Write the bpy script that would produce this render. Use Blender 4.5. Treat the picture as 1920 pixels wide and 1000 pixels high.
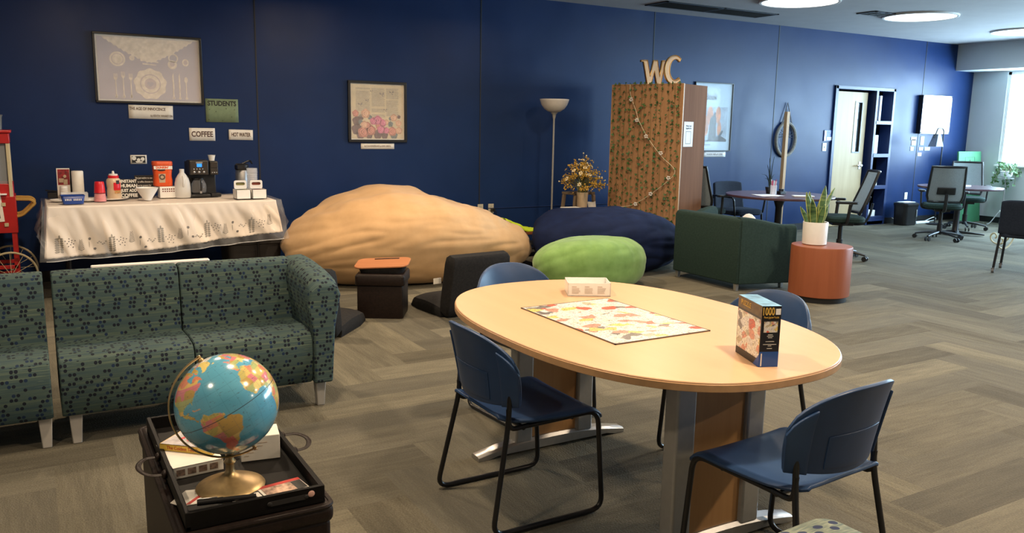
import bpy, bmesh, math, random
from math import sin, cos, pi, radians, sqrt, atan2, floor
from mathutils import Vector, Matrix, Euler, noise

S = bpy.context.scene
for _o in list(bpy.data.objects):
    bpy.data.objects.remove(_o)

# ------------------------------------------------------------------ camera
cam = bpy.data.cameras.new('camera')
cam.sensor_width = 36.0
cam.lens = 1540.0 / 1920.0 * 36.0
cam.clip_start = 0.05
camo = bpy.data.objects.new('camera', cam)
S.collection.objects.link(camo)
_yaw, _pit, _rol = radians(30.4), radians(9.75), radians(-1.03)
_f = Vector((sin(_yaw) * cos(_pit), cos(_yaw) * cos(_pit), -sin(_pit)))
_r = Vector((cos(_yaw), -sin(_yaw), 0))
_u = _r.cross(_f)
_r2 = cos(_rol) * _r - sin(_rol) * _u
_u2 = sin(_rol) * _r + cos(_rol) * _u
_m = Matrix((_r2, _u2, -_f)).transposed().to_4x4()
_m.translation = Vector((0.0, -8.717, 1.52))
camo.matrix_world = _m
S.camera = camo

# ------------------------------------------------------------------ colour management, world
vs = S.view_settings
vs.view_transform = 'Standard'
vs.look = 'None'
vs.gamma = 1.0
vs.use_curve_mapping = False
vs.exposure = 0.0

W = bpy.data.worlds.new('sky')
S.world = W
W.use_nodes = True
_bg = W.node_tree.nodes['Background']
_bg.inputs[0].default_value = (0.62, 0.80, 1.0, 1)
_bg.inputs[1].default_value = 4.0

# ------------------------------------------------------------------ room numbers (metres)
CEIL = 3.02
XL, XR = -3.0, 14.46          # left and right walls
YF = -11.5                    # wall behind the camera
SOFX = 13.92                  # face of the dropped soffit on the right
SOFZ = 2.585

# ------------------------------------------------------------------ lights
def area(name, loc, rot, sx, sy, power, col, shape='RECTANGLE', spread=pi):
    l = bpy.data.lights.new(name, 'AREA')
    l.shape = shape
    l.size = sx
    l.size_y = sy
    l.energy = power
    l.color = col
    l.spread = spread
    o = bpy.data.objects.new(name, l)
    S.collection.objects.link(o)
    o.location = loc
    o.rotation_euler = rot
    return o

WARM = (1.0, 0.77, 0.53)
COOL = (0.66, 0.87, 1.0)
# daylight arriving at each window of the right wall
WINS = [(-0.60, -2.90), (-3.40, -5.70), (-6.20, -8.50)]
WZ0, WZ1 = 1.0, SOFZ - 0.02
for (ya, yb) in WINS:
    area('window_daylight', (XR + 0.22, (ya + yb) / 2, (WZ0 + WZ1) / 2), (0, radians(90), 0), WZ1 - WZ0, ya - yb, 430.0, (0.53, 0.79, 1.0))
# ceiling lamps: (x, y, power, colour)
CEIL_LAMPS = [(7.93, -1.75, 26, COOL), (10.15, -1.80, 26, COOL), (12.75, -1.75, 26, COOL)]
DOWNLIGHTS = [(0.6, -2.6, 58, WARM), (3.0, -2.2, 62, WARM), (5.4, -2.4, 34, WARM),
              (0.9, -5.6, 50, WARM), (3.2, -5.2, 50, WARM), (2.2, -7.6, 60, WARM), (5.8, -5.4, 65, (1, .86, .68)),
              (-1.2, -7.0, 40, WARM), (5.0, -8.2, 60, WARM), (8.6, -5.4, 45, (1, .95, .88)), (11.4, -5.2, 35, COOL), (5.2, -10.2, 55, WARM)]
for (x, y, p, c) in CEIL_LAMPS:
    area('ceiling_lamp_light', (x, y, CEIL - 0.06), (0, 0, 0), 0.8, 0.8, p, c, 'DISK', radians(160))
for (x, y, p, c) in DOWNLIGHTS:
    area('downlight', (x, y, CEIL - 0.02), (0, 0, 0), 0.22, 0.22, p, c, 'DISK', radians(168))

# ------------------------------------------------------------------ shader node helper
class N:
    """tiny expression wrapper around math nodes"""
    nt = None
    def __init__(s, sock): s.s = sock
    @staticmethod
    def m(op, *a):
        n = N.nt.nodes.new('ShaderNodeMath'); n.operation = op
        for i, v in enumerate(a):
            if isinstance(v, N): N.nt.links.new(v.s, n.inputs[i])
            else: n.inputs[i].default_value = v
        return N(n.outputs[0])
    def __add__(s, o): return N.m('ADD', s, o)
    def __radd__(s, o): return N.m('ADD', o, s)
    def __sub__(s, o): return N.m('SUBTRACT', s, o)
    def __rsub__(s, o): return N.m('SUBTRACT', o, s)
    def __mul__(s, o): return N.m('MULTIPLY', s, o)
    def __rmul__(s, o): return N.m('MULTIPLY', o, s)
    def __truediv__(s, o): return N.m('DIVIDE', s, o)
    def floor(s): return N.m('FLOOR', s)
    def mod(s, k): return N.m('FLOORED_MODULO', s, k)
    def lt(s, k): return N.m('LESS_THAN', s, k)
    def gt(s, k): return N.m('GREATER_THAN', s, k)
    def sqrt(s): return N.m('SQRT', s)
    def sin(s): return N.m('SINE', s)
    def abs(s): return N.m('ABSOLUTE', s)

def nn(nt, typ, **kw):
    n = nt.nodes.new(typ)
    for k, v in kw.items(): setattr(n, k, v)
    return n

def mixc(nt, fac, a, b):
    n = nn(nt, 'ShaderNodeMix', data_type='RGBA')
    for sock, v in ((n.inputs[0], fac), (n.inputs[6], a), (n.inputs[7], b)):
        if isinstance(v, N): nt.links.new(v.s, sock)
        elif isinstance(v, bpy.types.NodeSocket): nt.links.new(v, sock)
        elif isinstance(v, (int, float)): sock.default_value = v
        else: sock.default_value = (v[0], v[1], v[2], 1)
    return n.outputs[2]

def ramp(nt, fac, stops, interp='LINEAR'):
    n = nn(nt, 'ShaderNodeValToRGB')
    n.color_ramp.interpolation = interp
    e = n.color_ramp.elements
    while len(e) < len(stops): e.new(0.5)
    for i, (p, c) in enumerate(stops):
        e[i].position = p; e[i].color = (c[0], c[1], c[2], 1)
    nt.links.new(fac.s if isinstance(fac, N) else fac, n.inputs[0])
    return n.outputs[0]

def noise_n(nt, vec, scale, detail=3, rough=.5, dist=0.0, out=0):
    n = nn(nt, 'ShaderNodeTexNoise')
    n.inputs['Scale'].default_value = scale
    n.inputs['Detail'].default_value = detail
    n.inputs['Roughness'].default_value = rough
    n.inputs['Distortion'].default_value = dist
    if vec is not None: nt.links.new(vec, n.inputs['Vector'])
    return n.outputs[out]

def coords(nt, kind='Object', scale=None, loc=None, rot=None):
    t = nn(nt, 'ShaderNodeTexCoord').outputs[kind]
    if scale or loc or rot:
        mp = nn(nt, 'ShaderNodeMapping')
        nt.links.new(t, mp.inputs[0])
        if scale: mp.inputs['Scale'].default_value = scale
        if loc: mp.inputs['Location'].default_value = loc
        if rot: mp.inputs['Rotation'].default_value = rot
        return mp.outputs[0]
    return t

def xyz(nt, vec):
    n = nn(nt, 'ShaderNodeSeparateXYZ'); nt.links.new(vec, n.inputs[0])
    return N(n.outputs[0]), N(n.outputs[1]), N(n.outputs[2])

def comb(nt, x, y, z=0.0):
    n = nn(nt, 'ShaderNodeCombineXYZ')
    for i, v in enumerate((x, y, z)):
        if isinstance(v, N): nt.links.new(v.s, n.inputs[i])
        else: n.inputs[i].default_value = v
    return n.outputs[0]

def bump(nt, h, strength=.3, dist=.01):
    n = nn(nt, 'ShaderNodeBump')
    n.inputs['Strength'].default_value = strength
    n.inputs['Distance'].default_value = dist
    nt.links.new(h.s if isinstance(h, N) else h, n.inputs['Height'])
    nt.links.new(n.outputs[0], nt.nodes['Principled BSDF'].inputs['Normal'])

def base(name, col=(.5, .5, .5), rough=.5, metal=0.0, spec=.5, **kw):
    m = bpy.data.materials.new(name)
    m.use_nodes = True
    b = m.node_tree.nodes['Principled BSDF']
    b.inputs['Base Color'].default_value = (col[0], col[1], col[2], 1)
    b.inputs['Roughness'].default_value = rough
    b.inputs['Metallic'].default_value = metal
    b.inputs['Specular IOR Level'].default_value = spec
    for k, v in kw.items():
        b.inputs[k.replace('_', ' ')].default_value = v
    m.diffuse_color = (col[0], col[1], col[2], 1)
    N.nt = m.node_tree
    return m

def setc(m, sock, inp='Base Color'):
    m.node_tree.links.new(sock.s if isinstance(sock, N) else sock, m.node_tree.nodes['Principled BSDF'].inputs[inp])

def speck(name, col, rough=.5, amt=.18, scale=30, metal=0.0, spec=.5, bmp=0.0, bscale=200, **kw):
    """a plain material with slight procedural unevenness"""
    m = base(name, col, rough, metal, spec, **kw)
    nt = m.node_tree
    v = coords(nt)
    f = noise_n(nt, v, scale, 3)
    a = [c * (1 - amt) for c in col]; b2 = [min(1, c * (1 + amt)) for c in col]
    setc(m, ramp(nt, f, [(.3, a), (.7, b2)]))
    if bmp:
        bump(nt, noise_n(nt, v, bscale, 2), bmp, .002)
    return m

# ------------------------------------------------------------------ materials
def carpet_mat():
    m = base('carpet_planks', (.2, .18, .14), .95, spec=.12)
    nt = m.node_tree
    x, y, z = xyz(nt, coords(nt))
    Wd, L = 0.25, 4.0
    X = x / Wd; Y = y / Wd
    i = X.floor(); j = Y.floor()
    d = (i - j).mod(2 * L)
    hz = d.lt(L)                       # 1 on horizontal planks
    vt = 1.0 - hz
    idx = hz * (i - d) + vt * i
    idy = hz * j + vt * (j - (2 * L - 1) + d)
    wn = nn(nt, 'ShaderNodeTexWhiteNoise', noise_dimensions='3D')
    nt.links.new(comb(nt, idx, idy, hz), wn.inputs['Vector'])
    rnd = N(wn.outputs['Value'])
    along = hz * x + vt * y
    across = hz * y + vt * x
    off = rnd * 37.0
    str1 = N(noise_n(nt, comb(nt, along * 3.2 + off, across * 20.0, off), 1.0, 4, .65))
    str2 = N(noise_n(nt, comb(nt, along * 5.0 + off, across * 60.0, off), 1.0, 2, .5))
    band = N(noise_n(nt, comb(nt, across * 9.0 + off, along * .6, off), 1.0, 1, .4))
    tuft = N(noise_n(nt, comb(nt, along * 110.0, across * 150.0), 1.0, 1, .5))
    v = rnd * .30 + str1 * .42 + str2 * .22 + band * .26 + tuft * .42 - .28
    c = ramp(nt, v, [(.12, (.054, .048, .036)), (.42, (.104, .094, .069)), (.62, (.155, .140, .101)), (.90, (.245, .222, .158))])
    wn2 = nn(nt, 'ShaderNodeTexWhiteNoise', noise_dimensions='3D')
    nt.links.new(comb(nt, idx + 9.3, idy, hz), wn2.inputs['Vector'])
    c2 = mixc(nt, N(wn2.outputs['Value']) * .35, c, (.108, .106, .094))
    setc(m, c2)
    bump(nt, tuft + str2 * .5, .5, .006)
    return m

def wall_blue_mat():
    m = base('navy_wall_paint', (.012, .028, .115), .42, spec=.24)
    nt = m.node_tree
    v = coords(nt)
    f = noise_n(nt, v, 1.3, 4, .6)
    setc(m, ramp(nt, f, [(.3, (.0075, .0235, .086)), (.7, (.0095, .0300, .110))]))
    r = ramp(nt, noise_n(nt, v, 2.2, 3), [(.3, (.33, .33, .33)), (.7, (.43, .43, .43))])
    setc(m, r, 'Roughness')
    bump(nt, noise_n(nt, v, 140, 2), .12, .002)
    return m

def wood_mat(name, c1, c2, rough=.45, axis=2, scale=1.0, spec=.4):
    m = base(name, c1, rough, spec=spec)
    nt = m.node_tree
    sc = [9 * scale, 9 * scale, 9 * scale]; sc[axis] = 0.8 * scale
    v = coords(nt, 'Object', scale=sc)
    f = noise_n(nt, v, 1.6, 5, .6, .6)
    sc2 = [70 * scale] * 3; sc2[axis] = 3 * scale
    g = N(noise_n(nt, coords(nt, 'Object', scale=sc2), 1.0, 2, .5))
    c = ramp(nt, N(f) * .75 + g * .25, [(.3, c1), (.7, c2)])
    setc(m, c)
    return m

def sofa_mat():
    m = base('patterned_upholstery', (.1, .15, .15), .85, spec=.25)
    nt = m.node_tree
    uv = nn(nt, 'ShaderNodeUVMap').outputs[0]
    u, v, _ = xyz(nt, uv)
    cu, cv = .0180, .0215
    row = (v / cv).floor()
    wr = nn(nt, 'ShaderNodeTexWhiteNoise', noise_dimensions='1D')
    nt.links.new(row.s, wr.inputs['W'])
    uu = u / cu + (N(wr.outputs['Value']) * 5.0)
    col = uu.floor()
    wn = nn(nt, 'ShaderNodeTexWhiteNoise', noise_dimensions='2D')
    # dots come in twos, staggered from row to row
    nt.links.new(comb(nt, (col / 4.0).floor(), row), wn.inputs['Vector'])
    on = (col.mod(4.0)).lt(1.5) * N(wn.outputs['Value']).lt(.86)
    wn3 = nn(nt, 'ShaderNodeTexWhiteNoise', noise_dimensions='2D')
    nt.links.new(comb(nt, col + 31.7, row), wn3.inputs['Vector'])
    on2 = N(wn3.outputs['Value']).gt(.12)
    fu = uu - col - .5
    fv = v / cv - row - .5
    dd = (fu * fu + fv * fv * 1.25).sqrt()
    dot = dd.lt(.42) * on * on2
    # horizontal yarn bands
    bandc = N(noise_n(nt, comb(nt, u * 1.5, v * 55.0), 1.0, 2, .7))
    line = N(noise_n(nt, comb(nt, u * 3.0, v * 160.0), 1.0, 2, .7))
    c = ramp(nt, bandc, [(.28, (.030, .062, .085)), (.45, (.046, .082, .088)), (.60, (.070, .108, .092)), (.75, (.125, .165, .120))])
    c = mixc(nt, (line.gt(.62)) * .45, c, (.17, .22, .165))
    wv = N(noise_n(nt, comb(nt, u * 500.0, v * 500.0), 1.0, 1))
    c = mixc(nt, wv * .35, c, (.03, .05, .05))
    tone = N(wn3.outputs['Value'])
    dc = mixc(nt, tone.gt(.8) * .8, (.008, .012, .022), (.012, .030, .075))
    setc(m, mixc(nt, dot, c, dc))
    bump(nt, wv, .25, .002)
    return m

def light_dot_mat():
    m = base('pale_dotted_upholstery', (.4, .42, .33), .85, spec=.25)
    nt = m.node_tree
    u, v, _ = xyz(nt, nn(nt, 'ShaderNodeUVMap').outputs[0])
    row = (v / .03).floor(); uu = u / .034; col = uu.floor()
    wn = nn(nt, 'ShaderNodeTexWhiteNoise', noise_dimensions='2D')
    nt.links.new(comb(nt, col, row), wn.inputs['Vector'])
    fu = uu - col - .5; fv = v / .03 - row - .5
    dot = ((fu * fu + fv * fv * 1.3).sqrt()).lt(.46) * N(wn.outputs['Value']).lt(.42)
    bandc = N(noise_n(nt, comb(nt, u * 14.0, v * 90.0), 1.0, 2, .7))
    c = ramp(nt, bandc, [(.3, (.11, .15, .14)), (.55, (.21, .24, .19)), (.75, (.36, .38, .29))])
    setc(m, mixc(nt, dot, c, (.035, .045, .09)))
    return m

def collage_mat(name, scale=14, sat=1.0, pale=.5):
    """a busy printed picture: warm patches, white paper and dark ink marks"""
    m = base(name, (.6, .5, .3), .32, spec=.5)
    nt = m.node_tree
    uv = nn(nt, 'ShaderNodeUVMap').outputs[0]
    vo = nn(nt, 'ShaderNodeTexVoronoi', feature='F1')
    vo.inputs['Scale'].default_value = scale
    mp = nn(nt, 'ShaderNodeMapping'); nt.links.new(uv, mp.inputs[0]); mp.inputs['Scale'].default_value = (1.0, 1.35, 1)
    # wobble the cell borders
    wob = noise_n(nt, uv, scale * .9, 3, .6, 0, 1)
    ad = nn(nt, 'ShaderNodeVectorMath', operation='MULTIPLY_ADD')
    nt.links.new(wob, ad.inputs[0]); ad.inputs[1].default_value = (1.1 / scale, 1.1 / scale, 0); nt.links.new(mp.outputs[0], ad.inputs[2])
    nt.links.new(ad.outputs[0], vo.inputs['Vector'])
    cx, cy, cz = xyz(nt, vo.outputs['Color'])
    c = ramp(nt, cx, [(.0, (.80, .80, .78)), (pale * .5, (.84, .83, .76)), (pale, (.82, .66, .20)), (pale + .08, (.86, .84, .70)),
                      (pale + .20, (.70, .13, .07)), (pale + .28, (.72, .34, .26)), (pale + .38, (.22, .20, .19)), (pale + .44, (.55, .50, .36))], 'CONSTANT')
    ink = N(noise_n(nt, uv, scale * 5.5, 4, .75, 1.5))
    c = mixc(nt, (ink - .505) * 9.0, c, (.08, .07, .07))
    blot = N(noise_n(nt, uv, scale * 1.1, 3, .6))
    c = mixc(nt, (blot - .56) * 4.0, c, (.42, .36, .34))
    setc(m, c)
    return m

def mesh_back_mat():
    m = base('grey_mesh_fabric', (.30, .35, .37), .7, spec=.3)
    nt = m.node_tree
    v = coords(nt)
    f = noise_n(nt, v, 240, 2)
    setc(m, ramp(nt, f, [(.3, (.20, .25, .27)), (.7, (.38, .44, .46))]))
    m.node_tree.nodes['Principled BSDF'].inputs['Transmission Weight'].default_value = 0.0
    m.node_tree.nodes['Principled BSDF'].inputs['Alpha'].default_value = .86
    return m

def glass_mat(name, col=(1, 1, 1), rough=.02, alpha=None, weight=1.0):
    m = base(name, col, rough, spec=.5)
    b = m.node_tree.nodes['Principled BSDF']
    if alpha is None:
        b.inputs['Transmission Weight'].default_value = weight
        b.inputs['IOR'].default_value = 1.45
    else:
        b.inputs['Alpha'].default_value = alpha
    return m

def emit_mat(name, col, st):
    m = base(name, col, .5)
    b = m.node_tree.nodes['Principled BSDF']
    b.inputs['Emission Color'].default_value = (*col, 1)
    b.inputs['Emission Strength'].default_value = st
    return m

def cloth_mat(name, c1, c2, rough=.8, scale=40, sheen=.0):
    m = speck(name, c1, rough, .0, scale, spec=.25, bmp=.0)
    nt = m.node_tree; N.nt = nt
    f = noise_n(nt, coords(nt), scale, 4, .6)
    setc(m, ramp(nt, f, [(.3, c1), (.7, c2)]))
    if sheen: nt.nodes['Principled BSDF'].inputs['Sheen Weight'].default_value = sheen
    bump(nt, noise_n(nt, coords(nt), 300, 2), .12, .002)
    return m

M = {}
M['carpet'] = carpet_mat()
M['wall_blue'] = wall_blue_mat()
M['ceiling'] = speck('ceiling_paint', (.34, .34, .35), .9, .04, 3)
M['wall_pale'] = speck('pale_wall_paint', (.52, .55, .55), .8, .03, 3)
M['wall_dark'] = speck('grey_wall_paint', (.30, .27, .24), .9, .05, 3)
M['black_base'] = speck('black_rubber_base', (.012, .012, .014), .5, .1)
M['navy_trim'] = speck('navy_gloss_trim', (.014, .030, .105), .35, .08)
M['white'] = speck('white_plastic', (.78, .76, .72), .45, .03)
M['white_glossy'] = speck('white_gloss', (.82, .81, .78), .25, .02)
M['paper'] = speck('white_paper', (.80, .77, .70), .8, .04, 20)
M['paper_cool'] = speck('bright_white_paper', (.80, .82, .84), .8, .02, 20)
M['ink'] = speck('black_ink', (.015, .014, .014), .6, .1)
M['ink_grey'] = speck('grey_pencil', (.16, .14, .13), .7, .1)
M['brown_ink'] = speck('brown_marker', (.10, .055, .045), .7, .1)
M['black_plastic'] = speck('black_plastic', (.012, .012, .013), .38, .15)
M['black_metal'] = speck('black_powder_coat', (.010, .010, .012), .32, .15)
M['black_fabric'] = cloth_mat('black_fabric', (.010, .010, .011), (.020, .019, .019), .9, 60)
M['chair_blue'] = speck('blue_chair_plastic', (.021, .057, .150), .42, .08, 12, bmp=.08, bscale=400)
M['steel'] = speck('brushed_steel', (.50, .50, .50), .36, .06, 40, metal=.9)
M['silver_paint'] = speck('silver_paint', (.38, .38, .37), .38, .04, 40, metal=.35)
M['grey_leg'] = speck('light_grey_leg_paint', (.42, .40, .37), .45, .04)
M['maple'] = wood_mat('light_maple_laminate', (.66, .41, .235), (.71, .45, .265), .34, 1, .8)
M['maple_edge'] = speck('maple_edge_band', (.50, .30, .15), .4, .08)
M['panel_wood'] = wood_mat('maple_leg_panel', (.42, .22, .085), (.52, .29, .12), .45, 2)
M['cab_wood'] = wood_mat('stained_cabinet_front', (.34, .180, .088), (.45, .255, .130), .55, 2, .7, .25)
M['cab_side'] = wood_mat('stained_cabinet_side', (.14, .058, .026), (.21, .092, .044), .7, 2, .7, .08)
M['cab_edge'] = speck('cabinet_edge_strip', (.50, .30, .14), .5, .08)
M['door_wood'] = wood_mat('birch_door_veneer', (.38, .275, .14), (.47, .355, .20), .5, 2, .5)
M['stool_wood'] = wood_mat('weathered_stool_wood', (.19, .13, .085), (.34, .26, .18), .7, 2, 1.5)
M['red_wood'] = wood_mat('reddish_wood', (.16, .05, .025), (.23, .08, .04), .4, 0)
M['drum_wood'] = wood_mat('cherry_drum_laminate', (.245, .070, .030), (.31, .095, .042), .38, 2, .6)
M['purple_wood'] = wood_mat('dark_round_table_laminate', (.075, .038, .052), (.11, .058, .074), .28, 0)
M['pole_wood'] = wood_mat('pine_pole', (.36, .21, .10), (.52, .33, .17), .5, 2, 1.5)
M['lap_wood'] = wood_mat('orange_brown_lap_desk', (.38, .14, .055), (.50, .20, .085), .4, 0)
M['leather'] = speck('dark_brown_leather', (.013, .0075, .006), .50, .25, 60, bmp=.35, bscale=160, spec=.25)
M['tray_black'] = speck('black_tray_lacquer', (.006, .0055, .0055), .5, .2, spec=.14)
M['beige_bag'] = cloth_mat('tan_bag_suede', (.50, .315, .155), (.56, .36, .185), .72, 8, .15)
M['green_bag'] = cloth_mat('lime_bag_plush', (.17, .32, .085), (.24, .42, .13), .85, 9, .25)
M['blue_bag'] = cloth_mat('navy_bag_velvet', (.0035, .0095, .042), (.0055, .015, .062), .85, 9, .0)
M['neon'] = cloth_mat('neon_yellow_cloth', (.52, .70, .02), (.62, .80, .05), .8, 20)
M['sofa'] = sofa_mat()
M['pale_dot'] = light_dot_mat()
M['green_chair'] = cloth_mat('dark_green_upholstery', (.012, .028, .024), (.020, .042, .036), .85, 60)
M['navy_chair'] = cloth_mat('navy_upholstery', (.012, .018, .032), (.020, .028, .045), .85, 60)
M['mesh_back'] = mesh_back_mat()
M['red_paint'] = speck('red_enamel', (.42, .016, .016), .35, .08)
M['cream_trim'] = speck('cream_trim', (.52, .44, .27), .5, .05)
M['yellow_wood'] = speck('ochre_handle', (.42, .25, .06), .5, .1)
M['brass'] = speck('antique_brass', (.46, .33, .16), .36, .15, 40, metal=.75)
M['gold'] = speck('gold_metal', (.80, .50, .16), .30, .10, 30, metal=.8)
M['cream_flower'] = speck('cream_petals', (.82, .72, .48), .8, .1)
M['gold_flower'] = speck('ochre_petals', (.58, .34, .05), .8, .2)
M['olive'] = speck('olive_stems', (.17, .16, .055), .8, .25)
M['leaf'] = speck('green_leaf', (.05, .13, .03), .6, .35, 14)
M['leaf_dark'] = speck('dark_ivy_leaf', (.035, .095, .024), .6, .4, 14)
M['red_plastic'] = speck('red_plastic', (.62, .012, .022), .35, .05)
M['pink_plastic'] = speck('pink_plastic', (.70, .28, .28), .4, .05)
M['blue_plastic'] = speck('blue_plastic', (.018, .055, .26), .4, .06)
M['orange_plastic'] = speck('orange_plastic', (.74, .095, .018), .4, .05)
M['green_paper'] = speck('green_paper', (.20, .27, .16), .8, .08)
M['green_board'] = speck('green_board', (.045, .20, .09), .7, .06)
M['clear'] = glass_mat('clear_glass')
M['milk'] = glass_mat('translucent_jug', (.80, .80, .78), .35, alpha=.72)
M['clear_film'] = glass_mat('clear_plastic_film', (.92, .94, .96), .10, alpha=.16)
M['clear_cup'] = glass_mat('clear_plastic', (.85, .88, .92), .12, alpha=.38)
M['terra'] = speck('white_ceramic', (.78, .76, .73), .35, .02)
M['soil'] = speck('potting_soil', (.03, .02, .014), .95, .3)
M['cream_vase'] = speck('cream_vase_glaze', (.50, .38, .25), .45, .05)
M['lamp_white'] = speck('frosted_lamp_glass', (.62, .60, .58), .4, .03)
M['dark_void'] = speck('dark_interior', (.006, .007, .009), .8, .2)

# ------------------------------------------------------------------ mesh builder
class MB:
    def __init__(s):
        s.v = []; s.f = []; s.M = Matrix()
    def at(s, loc=(0, 0, 0), rz=0.0, rx=0.0, ry=0.0):
        s.M = Matrix.Translation(loc) @ Matrix.Rotation(rz, 4, 'Z') @ Matrix.Rotation(ry, 4, 'Y') @ Matrix.Rotation(rx, 4, 'X')
        return s
    def add(s, vs_, fs):
        n = len(s.v)
        s.v += [tuple(s.M @ Vector(p)) for p in vs_]
        s.f += [tuple(i + n for i in f) for f in fs]
        return s
    def box(s, c, d, taper=1.0):
        x, y, z = c; a, b, h = d[0] / 2, d[1] / 2, d[2] / 2
        vs_ = []
        for k, t in ((-1, taper), (1, 1.0)):
            for (p, q) in ((-1, -1), (1, -1), (1, 1), (-1, 1)):
                vs_.append((x + p * a * t, y + q * b * t, z + k * h))
        return s.add(vs_, [(0, 3, 2, 1), (4, 5, 6, 7), (0, 1, 5, 4), (1, 2, 6, 5), (2, 3, 7, 6), (3, 0, 4, 7)])
    def span(s, x0, x1, y0, y1, z0, z1):
        return s.box(((x0 + x1) / 2, (y0 + y1) / 2, (z0 + z1) / 2), (abs(x1 - x0), abs(y1 - y0), abs(z1 - z0)))
    def prism(s, pts, z0, z1):
        n = len(pts)
        vs_ = [(p[0], p[1], z0) for p in pts] + [(p[0], p[1], z1) for p in pts]
        fs = [tuple(range(n))[::-1], tuple(range(n, 2 * n))]
        fs += [(i, (i + 1) % n, n + (i + 1) % n, n + i) for i in range(n)]
        return s.add(vs_, fs)
    def lathe(s, prof, seg=28, c=(0, 0, 0), cap=True):
        vs_ = []; fs = []; n = len(prof)
        for (r, z) in prof:
            for k in range(seg):
                a = 2 * pi * k / seg
                vs_.append((c[0] + r * cos(a), c[1] + r * sin(a), c[2] + z))
        for i in range(n - 1):
            for k in range(seg):
                k2 = (k + 1) % seg
                fs.append((i * seg + k, i * seg + k2, (i + 1) * seg + k2, (i + 1) * seg + k))
        if cap:
            if prof[0][0] > 1e-6: fs.append(tuple(range(seg))[::-1])
            if prof[-1][0] > 1e-6: fs.append(tuple((n - 1) * seg + k for k in range(seg)))
        return s.add(vs_, fs)
    def cyl(s, a, b, r, seg=12, r2=None):
        return s.tube([a, b], r, seg, r2=r2)
    def tube(s, pts, r, seg=8, closed=False, r2=None, flat=1.0):
        P = [Vector(p) for p in pts]; n = len(P)
        T = []
        for i in range(n):
            if closed: t = P[(i + 1) % n] - P[i - 1]
            else: t = P[min(i + 1, n - 1)] - P[max(i - 1, 0)]
            T.append(t.normalized())
        ref = Vector((0, 0, 1)) if abs(T[0].z) < .9 else Vector((1, 0, 0))
        nrm = (ref - T[0] * ref.dot(T[0])).normalized()
        vs_ = []
        for i in range(n):
            nrm = (nrm - T[i] * nrm.dot(T[i])).normalized()
            bi = T[i].cross(nrm)
            rr = r if r2 is None else r + (r2 - r) * i / (n - 1)
            for k in range(seg):
                a = 2 * pi * k / seg
                vs_.append(tuple(P[i] + nrm * cos(a) * rr * flat + bi * sin(a) * rr))
        fs = []
        m = n if closed else n - 1
        for i in range(m):
            for k in range(seg):
                k2 = (k + 1) % seg; j = (i + 1) % n
                fs.append((i * seg + k, i * seg + k2, j * seg + k2, j * seg + k))
        if not closed:
            fs.append(tuple(range(seg))[::-1]); fs.append(tuple((n - 1) * seg + k for k in range(seg)))
        return s.add(vs_, fs)
    def grid(s, fn, nu, nv, wrap=False):
        vs_ = [fn(i / (nu if wrap else nu - 1), j / (nv - 1)) for j in range(nv) for i in range(nu)]
        fs = []
        for j in range(nv - 1):
            for i in range(nu if wrap else nu - 1):
                i2 = (i + 1) % nu
                fs.append((j * nu + i, j * nu + i2, (j + 1) * nu + i2, (j + 1) * nu + i))
        return s.add(vs_, fs)
    def ball(s, c, r, seg=12, rings=8):
        rx, ry, rz = (r, r, r) if isinstance(r, (int, float)) else r
        vs_ = []; fs = []
        for j in range(rings + 1):
            ph = pi * j / rings
            for i in range(seg):
                a = 2 * pi * i / seg
                vs_.append((c[0] + rx * sin(ph) * cos(a), c[1] + ry * sin(ph) * sin(a), c[2] + rz * cos(ph)))
        for j in range(rings):
            for i in range(seg):
                i2 = (i + 1) % seg
                fs.append((j * seg + i, (j + 1) * seg + i, (j + 1) * seg + i2, j * seg + i2))
        return s.add(vs_, fs)

COLL = S.collection
def obj(name, mb, mat, parent=None, bev=0.0, seg=2, smooth=True, sub=0, solid=0.0, uv=False, loc=None, rz=None, ang=40, offs=0.0):
    me = bpy.data.meshes.new(name)
    me.from_pydata(mb.v, [], mb.f)
    me.validate()
    bm = bmesh.new(); bm.from_mesh(me)
    bmesh.ops.remove_doubles(bm, verts=bm.verts, dist=1e-6)
    bmesh.ops.recalc_face_normals(bm, faces=bm.faces)
    bm.to_mesh(me); bm.free()
    o = bpy.data.objects.new(name, me)
    COLL.objects.link(o)
    me.materials.append(M[mat] if isinstance(mat, str) else mat)
    if uv:
        ul = me.uv_layers.new(name='UVMap')
        for p in me.polygons:
            nx, ny, nz = abs(p.normal.x), abs(p.normal.y), abs(p.normal.z)
            for li in p.loop_indices:
                c = me.vertices[me.loops[li].vertex_index].co
                if uv == 'flat': t = (c.x, c.y)
                elif uv == 'wall': t = (c.x, c.z)
                elif nz >= nx and nz >= ny: t = (c.x, c.y)
                elif ny >= nx: t = (c.x, c.z)
                else: t = (c.y, c.z)
                ul.data[li].uv = t
    if smooth:
        me.shade_smooth()
        try: me.set_sharp_from_angle(angle=radians(ang))
        except Exception: pass
    if solid:
        md = o.modifiers.new('solid', 'SOLIDIFY'); md.thickness = solid; md.offset = offs
    if bev:
        md = o.modifiers.new('bevel', 'BEVEL'); md.width = bev; md.segments = seg; md.limit_method = 'ANGLE'; md.angle_limit = radians(35)
        md.harden_normals = False
    if sub:
        md = o.modifiers.new('sub', 'SUBSURF'); md.levels = sub; md.render_levels = sub
    if parent is not None: o.parent = parent
    if loc is not None: o.location = loc
    if rz is not None: o.rotation_euler = (0, 0, rz)
    return o

def thing(name, label, cat, loc=(0, 0, 0), rz=0.0, group=None):
    o = bpy.data.objects.new(name, None)
    o.empty_display_size = .1
    COLL.objects.link(o)
    o.location = loc; o.rotation_euler = (0, 0, rz)
    return tag(o, label, cat, group)

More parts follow.
